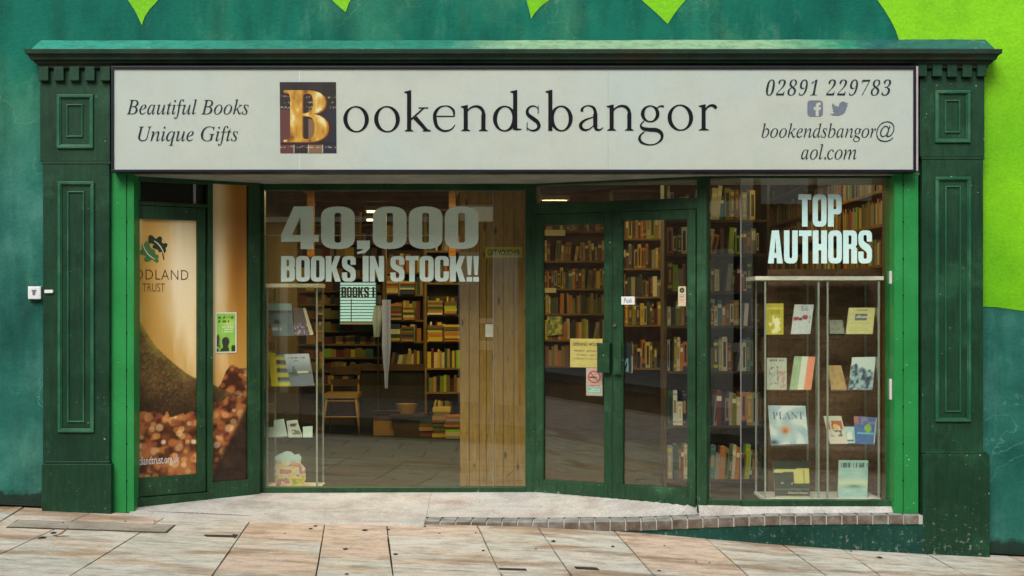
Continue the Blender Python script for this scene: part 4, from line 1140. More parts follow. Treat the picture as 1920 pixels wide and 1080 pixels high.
# ---- books: one shared mesh, its cover colour set on the object
PAL = [('dark green',(0.02,0.07,0.03)),('brown',(0.16,0.07,0.025)),('cream',(0.50,0.44,0.28)),('maroon',(0.13,0.02,0.02)),('navy',(0.02,0.03,0.08)),('grey',(0.25,0.25,0.22)),('orange',(0.42,0.14,0.02)),('olive',(0.17,0.16,0.03)),('black',(0.015,0.015,0.015)),('tan',(0.33,0.21,0.09)),('white',(0.6,0.6,0.55)),('lime green',(0.22,0.42,0.02)),('teal',(0.03,0.16,0.15)),('yellow',(0.5,0.38,0.05))]
BM_ = {}
for nme, c in PAL: BM_[nme] = flat('cover_'+nme.replace(' ', '_'), (*c, 1), .5)
def unit_book():
    m_ = MB()
    m_.box(0, .11, 0, 1, 0, 1); m_.box(.89, 1, 0, 1, 0, 1); m_.box(.11, .89, 0, .03, 0, 1)
    m_.box(.11, .89, .03, .97, .02, .975, 1)
    m_.box(.06, .94, -.006, .0, .70, .84, 2)
    me_o = m_.build('book', [BM_['brown'], M['pages'], M['cream']])
    me = me_o.data; bpy.data.objects.remove(me_o)
    m2 = MB(); m2.box(0, .11, 0, 1, 0, 1); m2.box(.89, 1, 0, 1, 0, 1); m2.box(.11, .89, 0, .03, 0, 1); m2.box(.11, .89, .03, .97, .02, .975, 1)
    m2.box(.08, .92, -.004, .0, .08, .11, 2); m2.box(.08, .92, -.004, .0, .88, .91, 2); m2.box(.2, .8, -.004, 0, .35, .72, 2)
    o = m2.build('book', [BM_['brown'], M['pages'], BM_['tan']]); me2 = o.data; bpy.data.objects.remove(o)
    out = [me, me2]
    for k, (bands, si) in enumerate((([(.1,.9,.55,.9)], 'white'), ([(0,1,.0,.16),(.3,.7,.3,.9)], 'navy'), ([(.25,.75,.12,.86)], 'black'), ([(.1,.9,.82,.92),(.1,.9,.1,.2),(.35,.65,.3,.7)], 'yellow'))):
        m3 = MB(); m3.box(0, .11, 0, 1, 0, 1); m3.box(.89, 1, 0, 1, 0, 1); m3.box(.11, .89, 0, .03, 0, 1); m3.box(.11, .89, .03, .97, .02, .975, 1)
        for a, b, c, e in bands: m3.box(a+.002, b-.002, -.004, 0, c, e, 2)
        o = m3.build('book', [BM_['brown'], M['pages'], BM_[si]]); out.append(o.data); bpy.data.objects.remove(o)
    return out
UB = unit_book()
ORD = ['first','second','third','fourth','fifth','sixth','seventh','eighth','ninth','tenth','eleventh','twelfth','thirteenth','fourteenth','fifteenth','sixteenth','seventeenth','eighteenth','nineteenth','twentieth','twenty-first','twenty-second','twenty-third','twenty-fourth','twenty-fifth','twenty-sixth','twenty-seventh','twenty-eighth','twenty-ninth','thirtieth']
stuff = [MB() for _ in PAL]
def add_stuff(ci, x, y, zz, t, dpt, h, lean=0):
    s_ = math.sin(lean)*h
    stuff[ci].hexa([Vector(q) for q in ((x,y,zz),(x+t,y,zz),(x+t,y+dpt,zz),(x,y+dpt,zz),(x+s_,y,zz+h),(x+t+s_,y,zz+h),(x+t+s_,y+dpt,zz+h),(x+s_,y+dpt,zz+h))])
NB = [0]
def bookcase(key, label, x0, x1, Y, boards, ztop, zbot, dpt=.24, rnd=1, single=True, fillrow=None, palw=None, mat=None, hmax=.25, tk=(.016,.042), gap=.06, row_to=None):
    random.seed(rnd); mat = mat or M['shelf_wood']
    t = thing('bookcase', label, 'bookcase')
    MB().box(x0-.02, x0, Y-.005, Y+dpt+.01, zbot, ztop).build('side_panel', mat, t, bevel=.002)
    MB().box(x1, x1+.02, Y-.005, Y+dpt+.01, zbot, ztop).build('side_panel', mat, t, bevel=.002)
    MB().box(x0, x1, Y+dpt, Y+dpt+.01, zbot, ztop).build('back_panel', M['dark_wood'], t)
    MB().box(x0, x1, Y, Y+dpt, ztop-.022, ztop).build('top_board', mat, t, bevel=.002)
    for i, b in enumerate(boards):
        MB().box(x0, x1, Y, Y+dpt, b-.020, b).build('shelf', mat, t, bevel=.002)
        up = (boards[i-1] if i else ztop)-.024
        H = min(hmax, up-b-.02)
        if H < .05: continue
        x = x0+.006; n = 0; lean = 0
        xend = x1 if row_to is None else row_to[i]
        while True:
            tt = random.uniform(*tk); 
            if random.random() < gap: x += random.uniform(.02,.06); lean = random.uniform(-.05,.22)
            elif random.random() < .25: lean = 0
            h = H*random.choice((random.uniform(.62,.8), random.uniform(.8,.97), random.uniform(.8,.97)))
            if x+tt+max(0, math.sin(lean)*h) > xend-.004: break
            ci = random.choices(range(len(PAL)), palw or [5,6,6,4,3,5,3,5,4,6,4,1.2,2,1.5])[0]
            d2 = random.uniform(.6,.85)*dpt; y = Y+random.uniform(.004,.03)
            if single and NB[0] < 300:
                o = bpy.data.objects.new('book', UB[random.choice((0,0,1,1,1,2,3,4,4,5))]); COL.objects.link(o)
                o.location = (x, y, b+.001); o.scale = (tt, d2, h); o.rotation_euler = (0, lean, 0)
                o.material_slots[0].link = 'OBJECT'; o.material_slots[0].material = BM_[PAL[ci][0]]
                w_ = 'thin' if tt < .024 else ('thick' if tt > .035 else 'medium')
                tag(o, '%s %s book, %s from left on %s shelf down of %s' % (w_, PAL[ci][0], ORD[n], ORD[i], key), 'book', 'books standing on the shop shelves')
                NB[0] += 1
            else: add_stuff(ci, x, y, b+.001, tt, d2, h, lean)
            x += tt+.0015+(math.sin(lean)*.0); n += 1
    return t
# front bookcase, right of the doors
YR = 1.0
zb_ = lambda Y, *ps: [Z_(p, Y) for p in ps]
random.seed(1)
bookcase('front bookcase', 'tall brown bookcase facing the street between the doors and the glass display cabinet', X_(1250,YR), X_(1438,YR), YR, zb_(YR, 412, 476, 546, 611, 696, 798, 899), 2.62, .17, .24, rnd=21, row_to=[X_(1425,YR)]*7, palw=[4,6,7,3,2,6,4,5,3,6,6,2.5,2,2], mat=M['dark_wood'], hmax=.28, tk=(.018,.045), gap=.10)
YG = 4.5
bookcase('aisle bookcase', 'deep brown bookcase seen through the right door leaf', X_(1150,YG), X_(1262,YG), YG, zb_(YG, 447, 503, 556, 609, 690), 2.75, .17, .24, rnd=5, palw=[5,7,5,4,3,3,4,7,5,7,1,1,1,4], hmax=.30, gap=.03)
YC_ = 5.6
bookcase('back bookcase', 'brown bookcase seen through the left door leaf', X_(1008,YC_), X_(1145,YC_), YC_, zb_(YC_, 433, 489, 541, 588, 637, 686), 2.72, .17, .24, rnd=8, palw=[5,7,5,4,2,3,4,7,4,8,1,1,1,5], hmax=.24, gap=.08)
YD = 5.2
bookcase('desk bookcase', 'brown bookcase with mixed rows of books right of the desk', X_(800,YD), X_(866,YD), YD, zb_(YD, 470, 530, 590, 640, 690, 735, 785), 2.6, .17, .24, rnd=9, single=False, palw=[5,7,3,4,3,3,7,5,7,7,1,1,1,5], hmax=.22)
bookcase('far bookcase', 'brown bookcase of books left of the desk bookcase', X_(722,YD+.3), X_(794,YD+.3), YD+.3, zb_(YD+.3, 455, 510, 552, 600, 640, 690, 735), 2.6, .17, .24, rnd=19, single=False, palw=[5,7,3,4,3,3,7,5,7,7,1,1,1,5], hmax=.22, tk=(.02,.05), gap=.03)
bookcase('left bookcase', 'low magazine shelves full of flat stacks behind the chair', X_(560,6.2), X_(716,6.2), 6.2, zb_(6.2, 455, 480, 520, 545, 570, 595, 620, 645, 670, 695, 720), 2.5, .17, .24, rnd=29, single=False, palw=[4,7,2,3,2,2,2,7,5,6,.5,.3,1,2], hmax=.12, tk=(.03,.11), gap=.03)
# flat stacks on the two middle bookcases
random.seed(77)
for (xa, xb, Y, zs) in ((X_(800,YD), X_(866,YD), YD-.01, zb_(YD, 590, 640)), (X_(722,YD+.3), X_(794,YD+.3), YD+.29, zb_(YD+.3, 552, 600, 640))):
    for b in zs:
        x = xa+.01
        while x < xb-.14:
            wdt = random.uniform(.12,.17); zz = b+.001; top = b+random.uniform(.12,.2)
            while zz < top:
                tt = random.uniform(.014,.03); ci = random.choices(range(len(PAL)), [4,7,4,5,2,2,8,4,2,6,1,1,1,7])[0]
                add_stuff(ci, x+random.uniform(0,.01), Y-.05, zz, wdt, .2, tt); zz += tt+.001
            x += wdt+.02
# shelves along the right wall, seen obliquely above the display cabinet
t = thing('bookcase', 'long wall shelves running back along the right wall above the display cabinet', 'bookcase')
XW = 2.80
for i, zz in enumerate((1.87, 2.18, 2.44, 2.72)):
    MB().box(XW, XR1-.002, .75, 6.4, zz-.025, zz).build('shelf', M['wood'], t, bevel=.002)
for y in (.75, 2.2, 3.7, 5.2, 6.4): MB().box(XW+.01, XR1-.002, y, y+.025, .17, 2.8).build('upright', M['wood'], t)
for zz in (1.87, 2.18, 2.44):
    y = .8
    while y < 6.3:
        tt = random.uniform(.02,.05); ci = random.choices(range(len(PAL)), [5,7,5,4,2,3,4,7,4,8,1,1,1,3])[0]; h = random.uniform(.15,.21)
        stuff[ci].box(XW+.03, XW+.2, y, y+tt, zz+.001, zz+h); y += tt+.002+(.04 if random.random()<.04 else 0)
# bookcase end wall behind the display cabinet: brown boards
t = thing('board_partition', 'rough brown boarded screen standing behind the glass display cabinet', 'partition')
zz = .17; random.seed(4); k = 0
while zz < 1.80:
    hgt = random.uniform(.17,.21)
    MB().box(X_(1440,.62), X_(1652,.62), .62+random.uniform(0,.004), .65, zz+.002, min(zz+hgt,1.83)-.002).build('board', M['screen_board'] if 'screen_board' in M else M.setdefault('screen_board', paint('screen_board', (0.22,0.13,0.075,1), (0.32,0.20,0.125,1), rough=.7, big=5, stretch=(.5,1,4), fine=40, fineamt=.3, grime=.35, bump=.2)), t, bevel=.002)
    zz += hgt
# pine boarding beside the doors
t = thing('pine_partition', 'knotty yellow pine boarding standing behind the main window beside the doors', 'partition')
YPn = .98
edges = [862, 880, 899, 912, 926, 944, 964, 986, 1003]
for i in range(len(edges)-1):
    a, b = X_(edges[i],YPn), X_(edges[i+1],YPn)
    MB().box(a+.0015, b-.0015, YPn, YPn+.018, .172, 2.75).build('plank', M['pine'], t, bevel=.003)
MB().box(X_(862,YPn), X_(1003,YPn), YPn+.02, YPn+.06, .17, 2.75).build('batten_backing', M['dark_wood'], t)
# gift voucher card on the pine boarding, and slips built for reflections
t = thing('gift_voucher_sign', 'small yellow green gift voucher card on the pine boarding', 'sign')
YS = YP(YPn-.004)
MB().box(X_(910,YPn), X_(979,YPn), YPn-.004, YPn-.0005, Z_(483,YPn), Z_(463,YPn)).build('card', flat('voucher_card', (0.42,0.46,0.06,1), .6), t)
print_text('lettering', 'GIFT VOUCHER', YS, (914,975,468,479), M['ink'], t, d=.001, off=.01)
def slip(name, label, cat, x0, x1, y0, y1, Y, mat, dd=.003):
    return tag(MB().box(X_(x0,Y), X_(x1,Y), Y-dd, Y-.0004, Z_(y1,Y), Z_(y0,Y)).build(name, mat, None), label, cat)
slip('notice', 'white card standing in for a street reflection right of the last zero', 'notice', 884, 924, 388, 416, YPn, M['white'])  # bright reflection in the window glass, built as a white slip
slip('notice', 'small white slip standing in for a street reflection below the gift voucher card', 'notice', 910, 924, 608, 632, YPn, M['white'])  # another reflected shape, built as a white slip

# ---- glass display cabinets
def cabinet(label, x0, x1, Y0, dpt, pyt, pyb, shelves, posts, top=(0,0)):
    t = thing('display_cabinet', label, 'display cabinet'); M.setdefault('cab_white', flat('cab_white', (.86,.88,.85,1), .4)); M.setdefault('cab_post', flat('cab_post', (.30,.36,.33,1), .35))
    zt, zb = Z_(pyt,Y0), Z_(pyb,Y0)
    MB().box(X_(x0+top[0],Y0)-.01, X_(x1+top[1],Y0)+.01, Y0-.01, Y0+dpt+.02, zt-.028, zt).build('top_panel', M['cab_white'], t, bevel=.003)
    MB().box(X_(x0,Y0)-.01, X_(x1,Y0)+.01, Y0-.01, Y0+dpt+.02, .172, zb).build('base', M['white'], t, bevel=.003)
    for p in posts:
        for y in (Y0, Y0+dpt): MB().box(X_(p,Y0)-.0065, X_(p,Y0)+.0065, y, y+.012, zb, zt-.028).build('post', M['cab_post'], t, bevel=.002)
    for s_ in shelves:
        MB().box(X_(x0,Y0)+.01, X_(x1,Y0)-.01, Y0+.016, Y0+dpt-.004, Z_(s_,Y0)-.007, Z_(s_,Y0)).build('glass_shelf', M['shelf_glass'], t)
    xs = [X_(p,Y0) for p in posts]
    for a, b in zip(xs[:-1], xs[1:]):
        if b-a > .12: MB().box(a+.010, b-.010, Y0+.004, Y0+.008, zb, zt-.03).build('glass', M['case_glass'], t)
    MB().box(xs[0]-.003, xs[0]+.001, Y0+.016, Y0+dpt-.004, zb, zt-.03).build('glass', M['case_glass'], t)
    MB().box(xs[-1]-.001, xs[-1]+.003, Y0+.016, Y0+dpt-.004, zb, zt-.03).build('glass', M['case_glass'], t)
    return t
M['shelf_glass'] = glassmat('shelf_glass', (0.97,0.99,0.98,1), 1.2)
YA = .17
cabinet('tall glass display cabinet with white top in the right window, full of face-out books', 1434, 1650, YA, .36, 518, 935, (627.5,731,836), (1435,1535,1552,1648), top=(-16,4))
YL = .80
cabinet('narrow glass display cabinet with white top at the left of the main window', 499, 595, YL, .34, 532, 916, (628,723,819), (501,594))

def face_book(name, label, cat, quad, Y, fn, thick=.018, lean=.05, nu=24, nv=32, spine=None):
    """book or card standing face out: quad = tl,tr,br,bl pixels, lower edge at depth Y, top leaning back"""
    (a, b, c, e) = quad
    bl = P(*e, Y); br = P(*c, Y); tl = P(*a, Y+lean); tr = P(*b, Y+lean)
    t = thing(name, label, cat)
    nrm = (br-bl).cross(tl-bl).normalized()     # towards the camera
    if nrm.y > 0: nrm = -nrm
    picture('cover_art', [bl+nrm*.001, br+nrm*.001, tr+nrm*.001, tl+nrm*.001], nu, nv, fn, t)
    back = [q-nrm*thick for q in (bl, br, tr, tl)]
    MB().hexa([bl, br, back[1], back[0], tl, tr, back[2], back[3]]).build('page_block', spine or M['pages'], t)
    def pt(u, v, d=.0018): return (bl*(1-u)+br*u)*(1-v)+(tl*(1-u)+tr*u)*v + nrm*d
    return t, pt
def cover_text(t, pt, body, u0, u1, v0, v1, mat, off=0.0, serif=False):
    v, f = font_mesh(to_bold(body) if serif else body, off, 0, 1.0, 2)
    x0 = min(q[0] for q in v); x1 = max(q[0] for q in v); y0 = min(q[1] for q in v); y1 = max(q[1] for q in v)
    me = bpy.data.meshes.new('title'); me.from_pydata([tuple(pt(u0+(q[0]-x0)/(x1-x0)*(u1-u0), v0+(q[1]-y0)/(y1-y0)*(v1-v0))) for q in v], [], f)
    me.materials.append(mat); return link('title', me, t)
C3 = lambda c: np.array(c, float)
def flatc(c, n=14):
    def f(u, v): return lerp(tuple(x*.9 for x in c), c, vn(u*n, v*n))
    return f
def ell(u, v, cx, cy, rx, ry): return ((u-cx)/rx)**2+((v-cy)/ry)**2 < 1
def rect(u, v, a, b, c, e): return (u > a)&(u < b)&(v > c)&(v < e)
def put(c, m, col): return np.where(m[...,None], C3(col), c)
def lines(c, u, v, rows, a, b, col, h=.018):
    for r in rows: c = put(c, rect(u, v, a, b, r-h, r+h)&(vn(u*38, v*3+r*70) > .35), col)
    return c
YB1 = YA+.07
def cv1(u, v):
    c = flatc((196,190,40))(u, v); c = put(c, rect(u,v,.06,.94,.84,.87), (225,220,110)); c = lines(c,u,v,(.76,.70),.25,.8,(120,110,20))
    c = lerp(c, (235,235,180), (ell(u,v,.55,.32,.36,.3))*sstep(.45,.65,vn(u*7,v*9))); return put(c, ell(u,v,.66,.38,.14,.16), (240,240,200))
face_book('book', 'mustard yellow book with a pale drawing, top left of the display cabinet', 'book', ((1435,569),(1469,569),(1469,627),(1435,627)), YB1, cv1)
def cv2(u, v):
    c = flatc((205,218,222))(u, v); c = lines(c,u,v,(.93,.88,.82),.35,.72,(110,120,140),.012)
    c = put(c, ell(u,v,.18,.52,.16,.07), (150,40,55)); c = put(c, ell(u,v,.62,.56,.16,.08), (150,45,60)); c = put(c, ell(u,v,.40,.50,.09,.05), (40,44,50)); return put(c, rect(u,v,.86,.90,.35,.6)&(vn(u,v*50)>.4), (110,120,130))
face_book('book', 'white book with red butterfly shapes, second on the top cabinet shelf', 'book', ((1490,571),(1526,571),(1519,626),(1483,626)), YB1, cv2)
face_book('book', 'faded grey booklet on the top cabinet shelf left of the pale yellow book', 'book', ((1555,600),(1580,600),(1584,626),(1556,626)), YB1+.06, lambda u, v: lerp((100,105,90), (150,160,145), fbm(u*5, v*6)), spine=M['dark_wood'])
def cv3(u, v):
    c = flatc((214,214,150), 30)(u, v); c = put(c, rect(u,v,.26,.74,.52,.78)&(vn(u*12,v*14)>.2), (95,105,110)); c = put(c, rect(u,v,.3,.72,.62,.66), (190,195,185)); c = lines(c,u,v,(.9,),.3,.75,(120,125,90),.012); return lines(c,u,v,(.4,.33,.26,.19,.12),.1,.9,(190,190,120),.012)
face_book('book', 'pale yellow booklet with a grey picture, right end of the top cabinet shelf', 'book', ((1592,577),(1641,577),(1636,626),(1586,626)), YB1, cv3)
def cv4(u, v):
    c = flatc((196,208,196))(u, v); c = lines(c,u,v,(.92,),.15,.85,(90,95,100),.02); c = lerp(c, (90,95,110), (vn(u*16,v*22) > .72)*rect(u,v,.1,.6,.1,.8)*.8); return lerp(c, (196,120,110), (vn(u*12+9,v*16) > .55)*rect(u,v,.5,.95,.05,.75)*.6)
face_book('book', 'pale book cover with a sketchy pink and grey drawing, left on the second cabinet shelf', 'book', ((1438,671),(1475,671),(1475,730),(1438,730)), YB1, cv4)
face_book('book', 'book striped green, white and salmon on the second cabinet shelf', 'book', ((1490,668),(1529,669),(1521,730),(1481,730)), YB1, lambda u, v: put(put(flatc((170,205,165))(u,v), (u>.36)&(u<=.66), (222,232,220)), u>.66, (236,156,124)))
face_book('book', 'small tan book leaning on the second cabinet shelf', 'book', ((1552,685),(1577,685),(1588,730),(1559,730)), YB1+.02, lambda u, v: lerp((160,130,80), (206,180,130), fbm(u*6, v*8)))
def cv7(u, v):
    c = lerp((196,222,226), (214,232,232), v); m = (v < .78-.5*np.abs(u-.2)+.12*(vn(u*6,1)-.5)) | (v < .45+.25*vn(u*5,4)*u); t_ = fbm(u*9, v*9)
    c = np.where(m[...,None], lerp((60,80,100), (170,200,210), sstep(.3,.62,t_)), c); return c
face_book('book', 'book with a blue mountain cover, right on the second cabinet shelf', 'book', ((1598,670),(1642,669),(1636,730),(1591,730)), YB1, cv7)
def cv8(u, v):
    c = lerp((206,226,232), (150,190,210), fbm(u*4, v*4)); r = np.hypot(u-.45, v-.35); an = np.arctan2(v-.35, u-.45)
    c = lerp(c, (240,248,250), sstep(.3,.8,np.sin(an*5+r*9+2*fbm(u*3,v*3))*.5+.5)*sstep(.15,.4,r)*.7); c = lerp(c, (226,160,110), np.exp(-((u-.42)/.13)**2-((v-.38)/.10)**2)); c = lerp(c, (170,90,50), np.exp(-((u-.40)/.06)**2-((v-.34)/.06)**2)*.8); return lerp(c, (50,80,110), np.exp(-((u-.08)/.12)**2-((v-.06)/.06)**2))
t, pt = face_book('book', 'large pale blue book titled PLANT on the third cabinet shelf', 'book', ((1440,760),(1510,761),(1516,832),(1446,834)), YB1, cv8, nu=50, nv=50)
cover_text(t, pt, 'PLANT', .10, .93, .64, .84, flat('plant_ink', (0.15,0.24,0.32,1)), off=-.010, serif=True)
def cv9(u, v):
    c = lerp((226,222,210), (206,214,200), v); c = put(c, rect(u,v,.1,.95,.5,.82)&(vn(u*7,v*8)>.3), (186,104,70)); c = put(c, ell(u,v,.55,.6,.16,.12), (226,196,130)); c = put(c, rect(u,v,.2,.95,.25,.5)&(vn(u*8+3,v*8)>.45), (100,104,104)); return c
face_book('leaflet', 'white leaflet with a brown picture, left on the third cabinet shelf', 'leaflet', ((1544,780),(1577,780),(1590,832),(1556,832)), YB1-.01, cv9, thick=.006)
def cv10(u, v):
    c = lerp((150,206,220), (200,228,226), fbm(u*4,v*4)); c = put(c, ell(u,v,.5,.4,.2,.3), (226,236,228)); return put(c, rect(u,v,.2,.8,.1,.2), (80,130,160))
face_book('leaflet', 'low pale blue card between two leaflets on the third cabinet shelf', 'leaflet', ((1578,800),(1606,800),(1606,831),(1581,831)), YB1+.015, cv10, thick=.006)
def cv11(u, v):
    c = lerp((60,100,170), (90,130,190), fbm(u*6,v*6)); c = lerp(c, (150,140,170), rect(u,v,.2,1,.7,1)*sstep(.4,.6,vn(u*9,v*9))*.9); c = put(c, ell(u,v,.62,.58,.17,.15), (140,190,80)); c = put(c, rect(u,v,0,.2,.72,1), (206,120,80)); c = put(c, rect(u,v,.1,.9,.36,.42), (120,200,210)); return put(c, rect(u,v,.93,1,0,1), (214,222,224))
face_book('leaflet', 'blue leaflet with a green spot, right on the third cabinet shelf', 'leaflet', ((1601,780),(1645,783),(1640,833),(1604,832)), YB1-.01, cv11, thick=.006)
def cv12(u, v):
    c = flatc((56,68,62), 20)(u, v); c = put(c, (v > .70+.06*u*0-.02+.04*u)&(v < .76+.04*u), (206,206,130)); c = put(c, (u > .56)&(v > .40)&(v < .76+.03*u), (206,206,124)); c = put(c, rect(u,v,.84,.87,.4,.74), (120,120,80))
    c = lerp(c, (206,210,180), rect(u,v,.05,.6,.36,.5)*sstep(.72,.8,vn(u*18,v*20))); c = put(c, rect(u,v,0,1,.22,.245), (120,128,118)); return put(c, v < .06, (170,186,150))
t, pt = face_book('book', 'dark green book with a pale yellow block, bottom left of the display cabinet', 'book', ((1449,864),(1516,864),(1519,934),(1454,934)), YB1-.02, cv12, nu=40, nv=42)
cover_text(t, pt, 'Edward Hopper', .38, .96, .10, .17, M['white'], off=.005)
def cv13(u, v):
    c = lerp((190,222,214), (130,186,196), fbm(u*3, v*9)); c = lerp(c, (214,228,196), np.exp(-((v-.42)/.1)**2)*.9); c = lerp(c, (60,120,130), np.exp(-((u-.55)/.25)**2-((v-.33)/.04)**2)*.7); c = put(c, rect(u,v,.02,.98,.82,.93)&(vn(u*24,v*2)>.38), (100,116,116)); c = put(c, rect(u,v,0,1,.775,.79), (225,238,232)); return c
face_book('book', 'pale aqua book with a seascape cover, bottom right of the display cabinet', 'book', ((1573,863),(1628,863),(1626,936),(1571,936)), YB1-.02, cv13, nu=34, nv=40)
# left cabinet
YB2 = YL+.08
def ca(u, v):
    c = lerp((110,140,150), (70,90,104), fbm(u*5, v*7)); c = put(c, v > .78, (140,180,186)); c = lerp(c, (30,44,44), np.exp(-((v-.74)/.04)**2)*.9); c = put(c, ell(u,v,.3,.42,.14,.06), (20,26,32)); return lerp(c, (200,212,212), np.exp(-((v-.2)/.06)**2)*sstep(.4,.7,vn(u*9,3)))
face_book('book', 'blue grey landscape book on the top shelf of the narrow cabinet', 'book', ((501,569),(546,569),(551,629),(511,629)), YB2, ca)
def cb(u, v): return put(lerp((66,54,50), (96,80,120), (v < .45)*sstep(.35,.6,vn(u*8,v*9))), (v<.4)&(vn(u*14,v*14)>.7), (190,180,200))
face_book('book', 'dark purple book behind the blue grey one in the narrow cabinet', 'book', ((549,577),(568,577),(584,628),(552,628)), YB2+.03, cb)
tag(MB().hexa([P(568,578,YB2+.04), P(573,577,YB2+.04), P(573,577,YB2+.07), P(568,578,YB2+.07), P(581,628,YB2-.01), P(588,627,YB2-.01), P(588,627,YB2+.02), P(581,628,YB2+.02)][::1]).build('paper_strip', M['cream'], None), 'cream strip of card leaning at a slant on the top shelf of the narrow cabinet', 'card')
def cc(u, v):
    c = flatc((214,206,20))(u, v)
    for a in (.04,.30,.56,.82): c = put(c, rect(u,v,.34,1,a+.08,a+.24), (46,66,60)); c = put(c, rect(u,v,.4,1,a+.08,a+.12), (110,140,140))
    return c
face_book('magazine', 'bright yellow bordered magazine on the second shelf of the narrow cabinet', 'magazine', ((503,661),(541,664),(545,723),(509,724)), YB2+.02, cc, thick=.008)
def cd(u, v):
    c = lerp((96,116,130), (186,200,212), sstep(.3,.95,v)); c = lines(c,u,v,(.87,),.12,.8,(70,80,100),.02); c = lines(c,u,v,(.78,),.3,.62,(110,120,140),.012); c = put(c, (v < .66-np.abs(u-.27)*2.2)&(v > .3), (66,90,96)); c = put(c, rect(u,v,0,1,.36,.42), (50,66,66)); c = put(c, rect(u,v,.4,.85,.40,.44), (206,206,180)); return c
face_book('book', 'grey blue book with a tower on the cover, second shelf of the narrow cabinet', 'book', ((533,664),(579,663),(589,722),(545,724)), YB2-.01, cd)
for q, yy, lab in (((502,801),(515,800),(515,819),(501,819)),.02,'small blank card at the left of the third cabinet shelf'), (((513,788),(532,785),(539,817),(514,819)),0,'leaning pale blue card on the third shelf of the narrow cabinet'), (((568,800),(586,799),(586,818),(568,819)),.02,'small blank card at the right of the third cabinet shelf'):
    face_book('greeting_card', lab, 'card', q, YB2+yy, flatc((196,220,216)), thick=.003, lean=.02)
def ce(u, v): return put(put(flatc((206,212,200))(u,v), rect(u,v,.15,.85,.62,.8)&(vn(u*9,v*9)>.3), (60,70,90)), rect(u,v,.3,.95,.1,.42)&(vn(u*7,v*7)>.35), (110,124,100))
face_book('greeting_card', 'card with two small dark drawings in the middle of the third cabinet shelf', 'card', ((537,789),(557,787),(567,818),(541,819)), YB2+.01, ce, thick=.003, lean=.02)
# fairy book with a cut-out outline
t = thing('book', 'colourful cut-out shaped picture book at the bottom of the narrow cabinet', 'book')
sh = [(518,913),(514,880),(519,866),(514,858),(520,853),(528,850),(536,846),(545,847),(552,853),(560,851),(565,858),(563,868),(572,878),(573,900),(566,911)]
def fill_shape(name, pts, Y, par, mat, back=0.0):
    mb = MB(); mb.v = [P(*p, Y+back) for p in pts]
    for q in tessellate_polygon([[Vector((*p,0)) for p in pts]]): mb.f.append(tuple(q)); mb.m.append(0)
    return mb.build(name, mat, par)
def cutcol():
    m, nt, b = newmat('cutout_art'); tc = nt.nodes.new('ShaderNodeTexCoord').outputs['Object']
    g = noise(nt, tc, 16, 3, .5)
    col = ramp(nt, g, [(.3,(0.10,0.30,0.08,1)),(.42,(0.6,0.5,0.06,1)),(.5,(0.6,0.58,0.4,1)),(.57,(0.4,0.12,0.25,1)),(.66,(0.65,0.25,0.04,1))])
    sp = nt.nodes.new('ShaderNodeSeparateXYZ'); nt.links.new(tc, sp.inputs[0])
    col = mix(nt, ramp(nt, sp.outputs['Z'], [(.345, W0), (.40, W1)]), col, (0.42,0.62,0.62,1))
    nt.links.new(col, b.inputs['Base Color']); return m
fill_shape('cover_art', sh, YB2-.012, t, cutcol())
mb = MB()
for i in range(len(sh)): a, b = sh[i], sh[(i+1)%len(sh)]; mb.quad(P(*a,YB2-.0119), P(*b,YB2-.0119), P(*b,YB2-.0119)+Vector((0,.015,0)), P(*a,YB2-.0119)+Vector((0,.015,0)))
mb.build('page_block', M['pages'], t)

# ---- notices on the doors (behind the glass)
def on_door(name, label, cat, x0, x1, y0, y1, fn=None, mat=None, d=-.006, nu=30, nv=30):
    t = thing(name, label, cat)
    ua, ub = U(DR,x0,d), U(DR,x1,d); xm = (x0+x1)/2
    z0, z1 = z(DR,xm,y1,d), z(DR,xm,y0,d)
    MB().pbox(DR, ua, ub, d-.002, d-.0004, z0, z1).build('card', mat or M['white'], t)
    if fn: picture('print', [DR.pt(ua,d,z0), DR.pt(ub,d,z0), DR.pt(ub,d,z1), DR.pt(ua,d,z1)], nu, nv, fn, t)
    def px2(x, y): return x, y
    return t, (ua, ub, z0, z1)
DRo = lambda t, body, box, mat, d, off=0.0: print_text('lettering', body, DR, box, mat, t, d=d, off=off)
t, _ = on_door('opening_hours_notice', 'yellow paper opening hours notice inside the left door leaf', 'notice', 1069, 1130, 635, 689, mat=flat('yellow_paper', (0.62,0.55,0.20,1), .7))
DRo(t, 'OPENING HOURS', (1074,1125,642,649), M['ink'], -.0055, .01)
DRo(t, 'MONDAY - SATURDAY', (1076,1124,656,660), M['slate_ink'], -.0055)
DRo(t, '9.30am - 5pm', (1082,1118,664,668), M['slate_ink'], -.0055)
DRo(t, 'Closed on Sunday', (1076,1124,671,675), M['slate_ink'], -.0055)
def nosm(u, v):
    c = flatc((206,196,190))(u, v); y = (v-.66)/.62*1.0; r = np.hypot((u-.5), (v-.68)*1.75)
    c = put(c, (r < .40)&(r > .31), (196,60,76)); c = put(c, (np.abs((u-.5)+(v-.68)*1.75) < .055)&(r < .36), (196,60,76)); c = put(c, rect(u,v,.22,.60,.64,.69), (40,34,40)); c = put(c, rect(u,v,.60,.68,.64,.69), (190,120,70)); c = lerp(c, (210,130,140), (ell(u,v,.58,.80,.08,.07))*.8)
    c = lines(c,u,v,(.37,),.12,.88,(170,90,100),.014); c = put(c, rect(u,v,.1,.9,.10,.28), (120,200,200)); c = lines(c,u,v,(.23,.16),.16,.84,(220,240,240),.014); return c
on_door('no_smoking_sticker', 'white no smoking sticker with a red ring below the yellow notice', 'sticker', 1099, 1129.5, 690, 742, fn=nosm, nu=44, nv=70, d=-.009)
